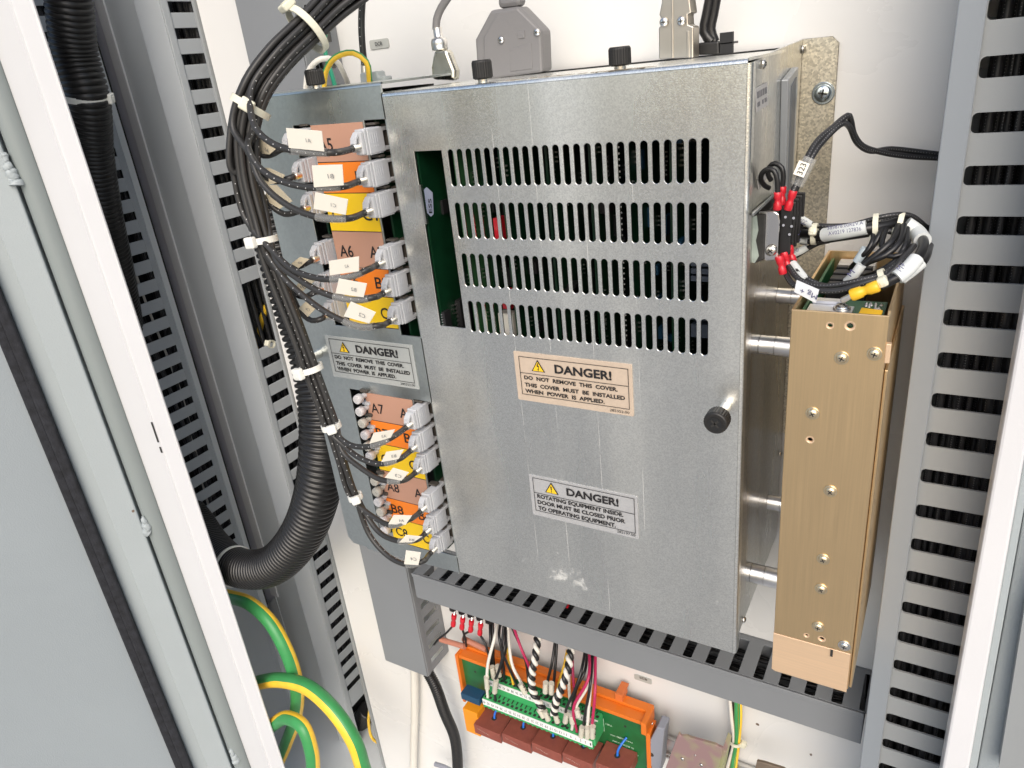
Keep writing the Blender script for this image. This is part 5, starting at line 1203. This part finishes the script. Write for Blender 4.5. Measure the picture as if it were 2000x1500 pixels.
small_tie(1758, 438, .425, (1, 0, -.1), .0080, math.radians(130), 'ivory cable tie at the top of the harness bend', 1.3)
small_tie(1725, 541, .386, (1, 0, .5), .0050, math.radians(110), 'white cable tie on the wires above the yellow crimp', 1.1)
ct = crimp((1662, 577), (1716, 558), .378, 11.5*mpp(1690, 565, .38), 'large yellow crimp terminal over the gold supply', M_yc, None)
b = MB(); b.prism([P(x, y, .384) for x, y in [(1640, 585), (1660, 575), (1664, 584), (1645, 594)]], Vector((0, .003, 0))); b.build('ring_tongue', M_alu, ct, .0003)

# ------------------------------------------------------------------ things under the horizontal duct
yc = .470
tb = thing('terminal_board', 'green terminal board in an orange carrier at the bottom centre', 'terminal board', P(1080, 1400, .51))
def rail(name, pa, pb, pc, Yf, Yb, m, parent, bev=.0008):
    """box whose front face top edge runs pa->pb (x) and bottom is at pc"""
    A, B, Cc = P(*pa, Yf), P(*pb, Yf), P(*pc, Yf); b = MB(); b.box((A.x, Yf, A.z), (B.x, Yb, Cc.z)); return b.build(name, m, parent, bev)
yo = .480
zor = P(900, 1284, yo).z; xo0 = kx(893, 1290)*yo; xo1 = P(1262, 1400, yo).x
zor = (P(900, 1285, yo).z+P(1245, 1403, yo).z)/2
b = MB(); b.box((xo0, yo, zor-.0045), (xo1, yo+.012, zor)); b.box((xo0, yo+.0122, zor-.002), (xo1, yo+.022, zor+.003)); b.build('carrier_rail', M_oc, tb, .0006)
b = MB(); b.box((xo0-.0005, yo-.0025, zor-.070), (xo0+.0035, yo+.014, zor+.0012)); b.build('carrier_end', M_oc, tb, .0008)
b = MB(); b.box((xo1-.0045, yo-.004, zor-.012), (xo1+.001, yo+.020, zor+.0035)); b.box((xo1-.001, yo-.001, zor-.080), (xo1+.0035, yo+.018, zor-.0121)); b.build('carrier_end', M_oc, tb, .0008)
xcl_ = P(1198, 1360, yo).x; b = MB(); b.box((xcl_-.004, yo+.012, zor+.0031), (xcl_+.004, yo+.014, zor+.012)); b.box((xcl_-.004, yo+.0141, zor+.009), (xcl_+.004, yo+.030, zor+.0115)); b.box((xcl_+.0025, yo+.0141, zor+.0031), (xcl_+.004, yo+.026, zor+.0089)); b.build('carrier_clip', mat('orange_clip', (.62, .16, .04), .45), tb, .0005)
screw(Vector((xo1+.0036, yo+.006, zor-.004)), (1, 0, 0), .0014, tb, washer=False)
yp_ = yo+.004; bd = MB(); bd.box((xo0+.003, yp_, zor-.075), (xo1-.001, yp_+.0016, zor-.0046)); pcbo = bd.build('circuit_board', mat('board_green', (.010, .13, .035), .35, noise=.2, nscale=60, coat=.3), tb)
# silkscreen, upside down
def inv_text(s_, pr_, pl_, cap, parent, m=None, Y=yp_-.0003):
    A = P(*pr_, Y); B = P(*pl_, Y); text([(s_, A, -VX, -VZ, abs(B.x-A.x), cap)], m or mat('silkscreen', (.55, .72, .58), .5), parent, 'silkscreen', bold=0)
inv_text('TB1', (1196, 1417), (1183, 1413), .0022, pcbo)
inv_text('\u00a9 ROBICON', (1238, 1461), (1197, 1446), .0022, pcbo)
inv_text('MADE IN USA', (1235, 1450), (1191, 1435), .0017, pcbo)
inv_text('2000', (1220, 1443), (1205, 1437), .0018, pcbo)
inv_text('CT2', (1247, 1475), (1232, 1468), .0022, pcbo)
b = MB(); A = P(1168, 1400, yp_-.0003); B = P(1180, 1428, yp_-.0003)
b.box((B.x, yp_-.0003, B.z), (B.x+.0004, yp_-.0002, A.z)); b.box((A.x, yp_-.0003, A.z-.0004), (B.x, yp_-.0002, A.z)); b.box((A.x, yp_-.0003, B.z), (B.x, yp_-.0002, B.z+.0004)); b.build('silkscreen', mat('silkscreen', (.55, .72, .58), .5), pcbo)
for (px, py) in [(928, 1312), (1221, 1419)]:
    b = MB(); c_ = P(px, py, yp_-.0002); b.cyl(c_, c_+Vector((0, .0001, 0)), .0014, n=16); b.build('mounting_hole', M_slot, pcbo)
# terminal rows
def term_row(pa, pb, Yf, Yb, up, hgt, nums, nholes, gname, seed):
    A, B = P(*pa, Yf), P(*pb, Yf); z1 = (A.z+B.z)/2
    b = MB(); b.box((A.x, Yf, z1-hgt), (B.x, Yb, z1)); q = random.Random(seed)
    pitch = (B.x-A.x)/nholes
    for i in range(nholes): b.box((A.x+pitch*(i+.1), Yf-.0008, z1-hgt), (A.x+pitch*(i+.55), Yf-.00001, z1-hgt+.0014))
    o = b.build('terminal_row', M_term, tb, .0003)
    b = MB(); b.box((A.x+.0004, Yf-.0010, z1-.0080), (B.x-.0004, Yf-.0001, z1-.0002)); st = b.build('marker_strip', M_termw, o, .0001)
    b = MB()
    for i in range(nholes): b.box((A.x+pitch*(i+.25), Yf+.0022, z1), (A.x+pitch*(i+.78), Yf+.0052, z1+.0003)); b.box((A.x+pitch*(i+.0), Yf+.0066, z1), (A.x+pitch*(i+.2), Yb-.0006, z1+.0006))
    b.build('wire_holes', M_slot, o)
    T = []
    for i, s_ in enumerate(nums):
        x_ = B.x-pitch*(i+.25); T.append((s_, Vector((x_, Yf-.0012, z1-.0022)), -VX, -VZ, pitch*.6 if len(s_) > 1 else pitch*.25, .0036))
    text(T, M_ink, st, bold=0)
    return A, B, z1
NH = 24
ra = term_row((943, 1369), (1157, 1442), .462, .4735, 0, .0118, [str(1+2*i) for i in range(24)], NH, '', 1)
rb_ = term_row((957, 1334), (1168, 1400), .474, .4836, 0, .0085, [str(2+2*i) for i in range(24)], NH, '', 2)
b = MB(); b.box((ra[1].x, .4625, ra[2]-.006), (ra[1].x+.0028, .4835, rb_[2]-.001)); b.box((ra[0].x+.002, .4737, ra[2]-.007), (ra[1].x, .4842, rb_[2]-.007)); b.build('terminal_frame', M_term, tb, .0004)
# amber and navy fuse terminals at the left
tt = rail('amber_terminal', (903, 1383), (931, 1392), (912, 1428), .462, .478, M_oy, tb)
b = MB(); A = P(899, 1352, .458); B = P(934, 1362, .458); b.box((A.x, .458, A.z-.010), (B.x, .472, A.z-.001)); b.build('navy_handle', M_navy, tb, .0006)
# brown transformers
for i, (pa, pb, pc) in enumerate([((925, 1414), (976, 1430), (928, 1436)), ((980, 1432), (1035, 1449), (982, 1453)), ((1038, 1450), (1095, 1468), (1040, 1472)), ((1098, 1470), (1156, 1487), (1100, 1494)), ((1163, 1489), (1224, 1507), (1165, 1515))]):
    Yf = .455; A, B, Cc = P(*pa, Yf), P(*pb, Yf), P(*pc, Yf)
    t = thing('transformer', ['brown epoxy transformer block, leftmost beneath the amber terminal', 'brown epoxy transformer block, second from the left', 'brown epoxy transformer block in the middle of the row', 'brown epoxy transformer block, fourth from the left', 'brown epoxy transformer block at the right end, beside the green board'][i], 'transformer', A, 'brown transformer blocks')
    z1 = P(1038, 1450, Yf).z if False else A.z
    b = MB(); b.box((A.x, Yf, A.z-.0135), (B.x, yp_-.0006, A.z)); o = b.build('epoxy_block', M_brown, t, .0004)
    cxm = (A.x+B.x)/2; ycm = Yf+.016; b = MB(); b.cyl((cxm, ycm, A.z+.0001), (cxm, ycm, A.z+.0003), .0030, n=22); b.build('hole', M_slot, t)
    q = random.Random(i); b = MB()
    for k in range(26): x_ = A.x+.004+.0006*k+q.uniform(-.0003, .0003); z_ = A.z-.0052-.00012*k+q.uniform(-.0006, .0006); b.box((x_, Yf-.0002, z_), (x_+q.uniform(.0002, .0005), Yf-.0001, z_+q.uniform(.0002, .0009)))
    b.build('worn_print', mat('worn_print', (.50, .36, .30), .7), t)
    hp = Vector((cxm, ycm, A.z)); sp = spline([hp+Vector((0, 0, -.002)), hp+Vector((.0004, .002, .006)), hp+Vector((.0030, .006, .012)), Vector((cxm+.006, yp_-.001, A.z+.016))], .002)
    b = MB(); b.tube(sp, .0012, 10); o = b.build('blue_lead', M_wb, t)
# wires into the terminals
lw = [
 ('white', [(974, 1205, .50), (966, 1245, .475), (953, 1297, .465), (951, 1334, .463), (953, 1366, .466)], M_ww), ('black', [(957, 1200, .50), (958, 1250, .48), (962, 1297, .478), (958, 1332, .478)], M_wire),
 ('black', [(962, 1200, .50), (963, 1250, .483), (964, 1290, .48), (970, 1336, .479)], M_wire), ('black', [(979, 1210, .50), (975, 1244, .475), (983, 1278, .470), (996, 1308, .472), (1013, 1346, .479)], M_wire),
 ('black', [(988, 1212, .50), (986, 1262, .475), (975, 1308, .464), (966, 1333, .462), (968, 1372, .465)], M_wire), ('yellow', [(991, 1225, .50), (992, 1265, .485), (997, 1308, .48), (1005, 1347, .479)], M_wy),
 ('white', [(990, 1205, .50), (1000, 1297, .475), (1015, 1328, .474), (1028, 1350, .479)], M_ww), ('crimson', [(1000, 1215, .50), (1018, 1267, .485), (1036, 1310, .482), (1040, 1355, .479)], M_wr),
 ('black', [(997, 1218, .50), (1026, 1288, .485), (1033, 1338, .480), (1036, 1356, .479)], M_wire), ('black', [(985, 1212, .50), (980, 1270, .482), (984, 1310, .478), (984, 1340, .479)], M_wire),
 ('black', [(993, 1215, .50), (990, 1260, .485), (978, 1305, .48), (974, 1338, .479)], M_wire), ('black', [(1086, 1240, .50), (1078, 1295, .48), (1069, 1334, .478), (1069, 1363, .479)], M_wire),
 ('black', [(1089, 1240, .50), (1083, 1320, .48), (1077, 1367, .479)], M_wire), ('yellow', [(1108, 1270, .50), (1102, 1300, .485), (1090, 1342, .48), (1088, 1372, .479)], M_wy),
 ('crimson', [(1117, 1270, .50), (1120, 1330, .482), (1127, 1376, .479)], M_wr), ('white', [(1114, 1262, .50), (1111, 1330, .482), (1114, 1378, .479)], M_ww),
 ('black', [(1144, 1262, .50), (1136, 1308, .475), (1124, 1345, .464), (1106, 1385, .462), (1104, 1418, .466)], M_wire), ('black', [(1147, 1275, .50), (1142, 1312, .477), (1127, 1342, .468), (1118, 1384, .479)], M_wire),
 ('crimson', [(1151, 1265, .50), (1149, 1325, .468), (1122, 1376, .460), (1120, 1396, .460), (1127, 1429, .466)], M_wr), ('white', [(1152, 1270, .50), (1152, 1328, .472), (1124, 1382, .463), (1117, 1425, .466)], M_ww),
 ('black', [(1158, 1270, .50), (1153, 1335, .468), (1142, 1400, .464), (1138, 1433, .466)], M_wire), ('white', [(1160, 1280, .50), (1153, 1345, .470), (1147, 1425, .464), (1146, 1437, .466)], M_ww),
 ('crimson', [(1163, 1270, .50), (1162, 1355, .468), (1156, 1420, .464), (1155, 1440, .466)], M_wr)]
posw = ['leftmost, in front', 'behind the leftmost white wire', 'close to the left group edge', 'crossing to the upper row', 'reaching the front row near the left', 'left of centre', 'bending right to a clear sleeve', 'left of the first twisted pair', 'touching the first twisted pair', 'in the dense left cluster', 'crossing inside the left cluster', 'left of the central pair', 'right of the central pair', 'behind the second twisted pair', 'right of the second twisted pair', 'just right of the second twisted pair', 'curving left into the front row', 'passing behind the curved black wire', 'curving boldly left near the right end', 'curving beside the crimson wire', 'straight, third from the right end', 'straight, second from the right end', 'rightmost']
for i, (cn, pts, m_) in enumerate(lw):
    wire('terminal_wire', f'thin {cn} wire into the green terminals, {posw[i]}', 'wire', pts, .00155 if cn != 'white' else .0017, m_, 'thin wires into the green terminal rows', 10, step=.003)
def twisted(pts, label, loc):
    t = thing('twisted_pair', label, 'twisted pair', P(*loc), 'black and white twisted pairs'); sp = spline(PP(pts), .0012); Lc = 0; A = []; B = []
    for i, p_ in enumerate(sp):
        T = (sp[min(i+1, len(sp)-1)]-sp[max(i-1, 0)]).normalized(); F = (-p_).normalized(); F = (F-T*F.dot(T)).normalized(); S = T.cross(F)
        if i: Lc += (sp[i]-sp[i-1]).length
        a = Lc/.0125*2*math.pi; o_ = (S*math.cos(a)+F*math.sin(a))*.0021; A.append(p_+o_); B.append(p_-o_)
    b = MB(); b.tube(A, .0022, 12); b.build('strand', M_wire, t); b = MB(); b.tube(B, .0022, 12); b.build('strand', M_ww, t)
twisted([(1051, 1225, .50), (1050, 1246, .480), (1046, 1282, .468), (1039, 1318, .462), (1041, 1350, .460), (1060, 1385, .460)], 'black and white twisted pair, the left of two', (1050, 1246, .48))
twisted([(1117, 1255, .50), (1114, 1275, .478), (1109, 1309, .466), (1097, 1344, .460), (1086, 1370, .458), (1082, 1395, .460)], 'black and white twisted pair, the right of two', (1114, 1268, .48))
M_cl2 = mat('clear_sleeve_text', (.70, .66, .55), .3, alpha=.75)
sl = [((950, 1322), (952, 1344), '17'), ((961, 1302), (965, 1324), '25'), ((972, 1300), (975, 1320), '27'), ((969, 1328), (966, 1352), '20'), ((1016, 1336), (1026, 1354), '41'), ((1066, 1333), (1065, 1352), '30'), ((1077, 1334), (1077, 1354), '202'), ((1052, 1385), (1062, 1400), '61'), ((1064, 1388), (1071, 1406), '66'), ((1084, 1392), (1089, 1410), '64'), ((1107, 1394), (1104, 1410), '16'), ((1116, 1396), (1118, 1412), '14'), ((1126, 1384), (1130, 1398), '52'), ((1137, 1420), (1135, 1438), '111'), ((1148, 1420), (1147, 1440), '15'), ((1158, 1418), (1157, 1440), '13')]
for i, (a, c_, s_) in enumerate(sl):
    Y = .4610 if a[1] > 1326 or a[0] < 955 else .470
    A, B = P(*a, Y), P(*c_, Y); t = thing('wire_marker', f'clear wire marker sleeve reading {s_} above the green terminals', 'wire marker', A, 'clear number markers on thin wires')
    b = MB(); b.cyl(A, B, .0029, n=12); b.build('clear_tube', M_cl2, t)
    dn = (B-A).normalized(); n_ = (-A).normalized(); sd_ = dn.cross(n_).normalized()
    L = (B-A).length
    text([(s_, A+dn*L*.2+sd_*.0011*(-1)+n_*.0031, dn, sd_ if sd_.x > 0 else -sd_, L*.6, .0022)], M_ink, t, bold=0)
# red crimps and black strip hanging under the duct
st = thing('relay_socket', 'row of black terminals peeking under the duct at the left', 'terminal strip', P(905, 1210, .49))
for i in range(5): 
    b = MB(); A = P(878+i*17.5, 1194+i*6, .488); b.box(A, A+Vector((.0062, .02, .03))); b.build('terminal_cell', M_black, st, .0005)
lab4 = ['leftmost', 'second from left', 'third from left', 'rightmost']
for i, (px, py) in enumerate([(886, 1211), (903, 1217), (920, 1222), (938, 1228)]):
    ct = crimp((px+1, py-10), (px-1, py+11), .482, 5.0*mpp(px, py, .482), f'small red crimp under the duct, {lab4[i]} of four', M_red, 'small red crimps under the duct')
    b = MB(); A = P(px+2, py-16, .484); b.cyl(A, P(px+1, py-10, .482), .0014, n=10); b.build('terminal_pin', M_scr, ct)
for lab, pts in [('thin black wire from the leftmost small crimp into the short duct', [(885, 1222, .482), (872, 1236, .485), (855, 1250, .49), (842, 1268, .495)]), ('thin black wire from the second small crimp to the salmon sleeve', [(903, 1228, .482), (908, 1245, .484), (911, 1262, .487)]), ('thin black wire looping from the third small crimp', [(919, 1233, .482), (908, 1238, .484), (905, 1248, .486), (906, 1256, .49)]), ('thin black wire from the rightmost small crimp to the terminals', [(937, 1239, .482), (948, 1258, .478), (957, 1290, .476), (962, 1310, .476)])]:
    wire('black_wire', lab, 'wire', pts, .0013, M_wire, 'thin black wires from the small crimps', 10, step=.003)
for i, (a, c_, lab) in enumerate([((861, 1249), (908, 1263), 'salmon pink resistor sleeve beside the short duct'), ((905, 1247), (950, 1269), 'salmon pink resistor sleeve touching the orange carrier')]):
    b = MB(); A, B = P(*a, .49), P(*c_, .486); b.cyl(A, B, .0031, n=18); o = b.build('resistor_sleeve', M_pink, None, .0004); tag(o, lab, 'resistor', 'salmon resistor sleeves')
# DIN rail, grey terminal, zinc boxes, small harness at the lower right
b = MB()
A = P(1255, 1405, .508); B = P(1560, 1520, .508)
zr0 = P(1300, 1438, .508).z
b.box((A.x, .506, zr0-.002), (.02, .509, zr0)); b.box((A.x, .511, zr0-.027), (.02, .512, zr0-.002)); b.box((A.x, .506, zr0-.029), (.02, .509, zr0-.027)); b.box((A.x, .5091, zr0-.004), (.02, .5109, zr0-.002)); b.box((A.x, .5091, zr0-.027), (.02, .5109, zr0-.0255))
o = b.build('mounting_rail', brushed('rail_zinc', (.75, .75, .74), .3, (6, 200, 200)), None, .0003); tag(o, 'shiny metal mounting rail behind the orange board and zinc box', 'rail')
gt = thing('grey_terminal', 'grey plastic rail terminal right of the orange carrier', 'terminal', P(1280, 1450, .49))
slab('terminal_body', [(1262, 1500), (1270, 1445), (1283, 1420), (1298, 1425), (1295, 1452), (1290, 1510)], .480, .016, M_slgrey, gt, .0012)
b = MB(); c_ = P(1272, 1474, .4798); b.cyl(c_, c_+Vector((0, .0001, 0)), .0026, n=18); c2_ = P(1269, 1497, .4798); b.box(c2_+Vector((-.0022, 0, -.0015)), c2_+Vector((.0022, .0001, .0015))); b.build('screw_hole', M_slot, gt)
zx = thing('zinc_box', 'small yellow zinc plated metal box at the bottom edge', 'metal box', P(1360, 1460, .48))
slab('box_face', [(1300, 1500), (1325, 1432), (1330, 1438), (1341, 1438), (1348, 1441), (1398, 1455), (1402, 1458), (1412, 1462), (1400, 1530), (1290, 1530)], .466, .003, M_zinc, zx, .0006)
slab('box_side', [(1411, 1463), (1418, 1470), (1406, 1530), (1399, 1530)], .468, .02, M_zinc, zx, .0004)
for (px, py, r_) in [(1333, 1482, .0018), (1370, 1494, .0018), (1358, 1475, .0010)]: screw(P(px, py, .4658), (0, -1, 0), r_, zx, washer=False)
zx = thing('zinc_box', 'corner of a second zinc plated box at the bottom right', 'metal box', P(1500, 1495, .48))
slab('box_face', [(1470, 1520), (1478, 1487), (1492, 1490), (1530, 1502), (1560, 1520)], .470, .003, mat('brown_zinc', (.35, .27, .20), .4, metal=.7, noise=.3, nscale=25), zx, .0006)
hg = 'wires of the small vertical harness'
wire('harness_wire', 'white wire of the small harness under the duct', 'wire', [(1425, 1360, .505), (1429, 1405, .50), (1433, 1450, .50), (1421, 1500, .50), (1418, 1540, .50)], .0017, M_ww, hg)
wire('harness_wire', 'black wire of the small harness under the duct', 'wire', [(1432, 1360, .507), (1433, 1405, .503), (1430, 1450, .503), (1418, 1490, .503), (1413, 1540, .503)], .0019, M_wire, hg)
wire('harness_wire', 'green and yellow wire in the small harness, middle strand', 'earth cable', [(1438, 1360, .503), (1438, 1400, .499), (1438, 1450, .499), (1431, 1490, .499), (1425, 1540, .499)], .0019, M_gy, hg, phase=-1.9)
wire('harness_wire', 'green and yellow wire in the small harness, right strand', 'earth cable', [(1445, 1362, .505), (1446, 1400, .501), (1442, 1450, .501), (1437, 1490, .501), (1430, 1540, .501)], .0019, M_gy, hg, phase=-.94)
tie_on(1437, 1448, .501, (0, 0, 1), .0050, math.radians(165), 'cable tie around the small harness under the duct', group='cable ties on the supply harness', hs=.8, wdt=.003)
o, _ = wire('grey_conduit', 'short grey rod end at the bottom edge beside the black conduit', 'rod', [(850, 1492, .49), (870, 1499, .49), (890, 1510, .49)], .0030, M_slgrey)
b = MB(); A = P(1098, 1180, .49); b.box(A+Vector((-.006, 0, -.004)), A+Vector((.006, .004, .004))); o = b.build('red_connector', M_red, None, .0008); tag(o, 'small dark red connector in the duct below the box edge', 'connector')
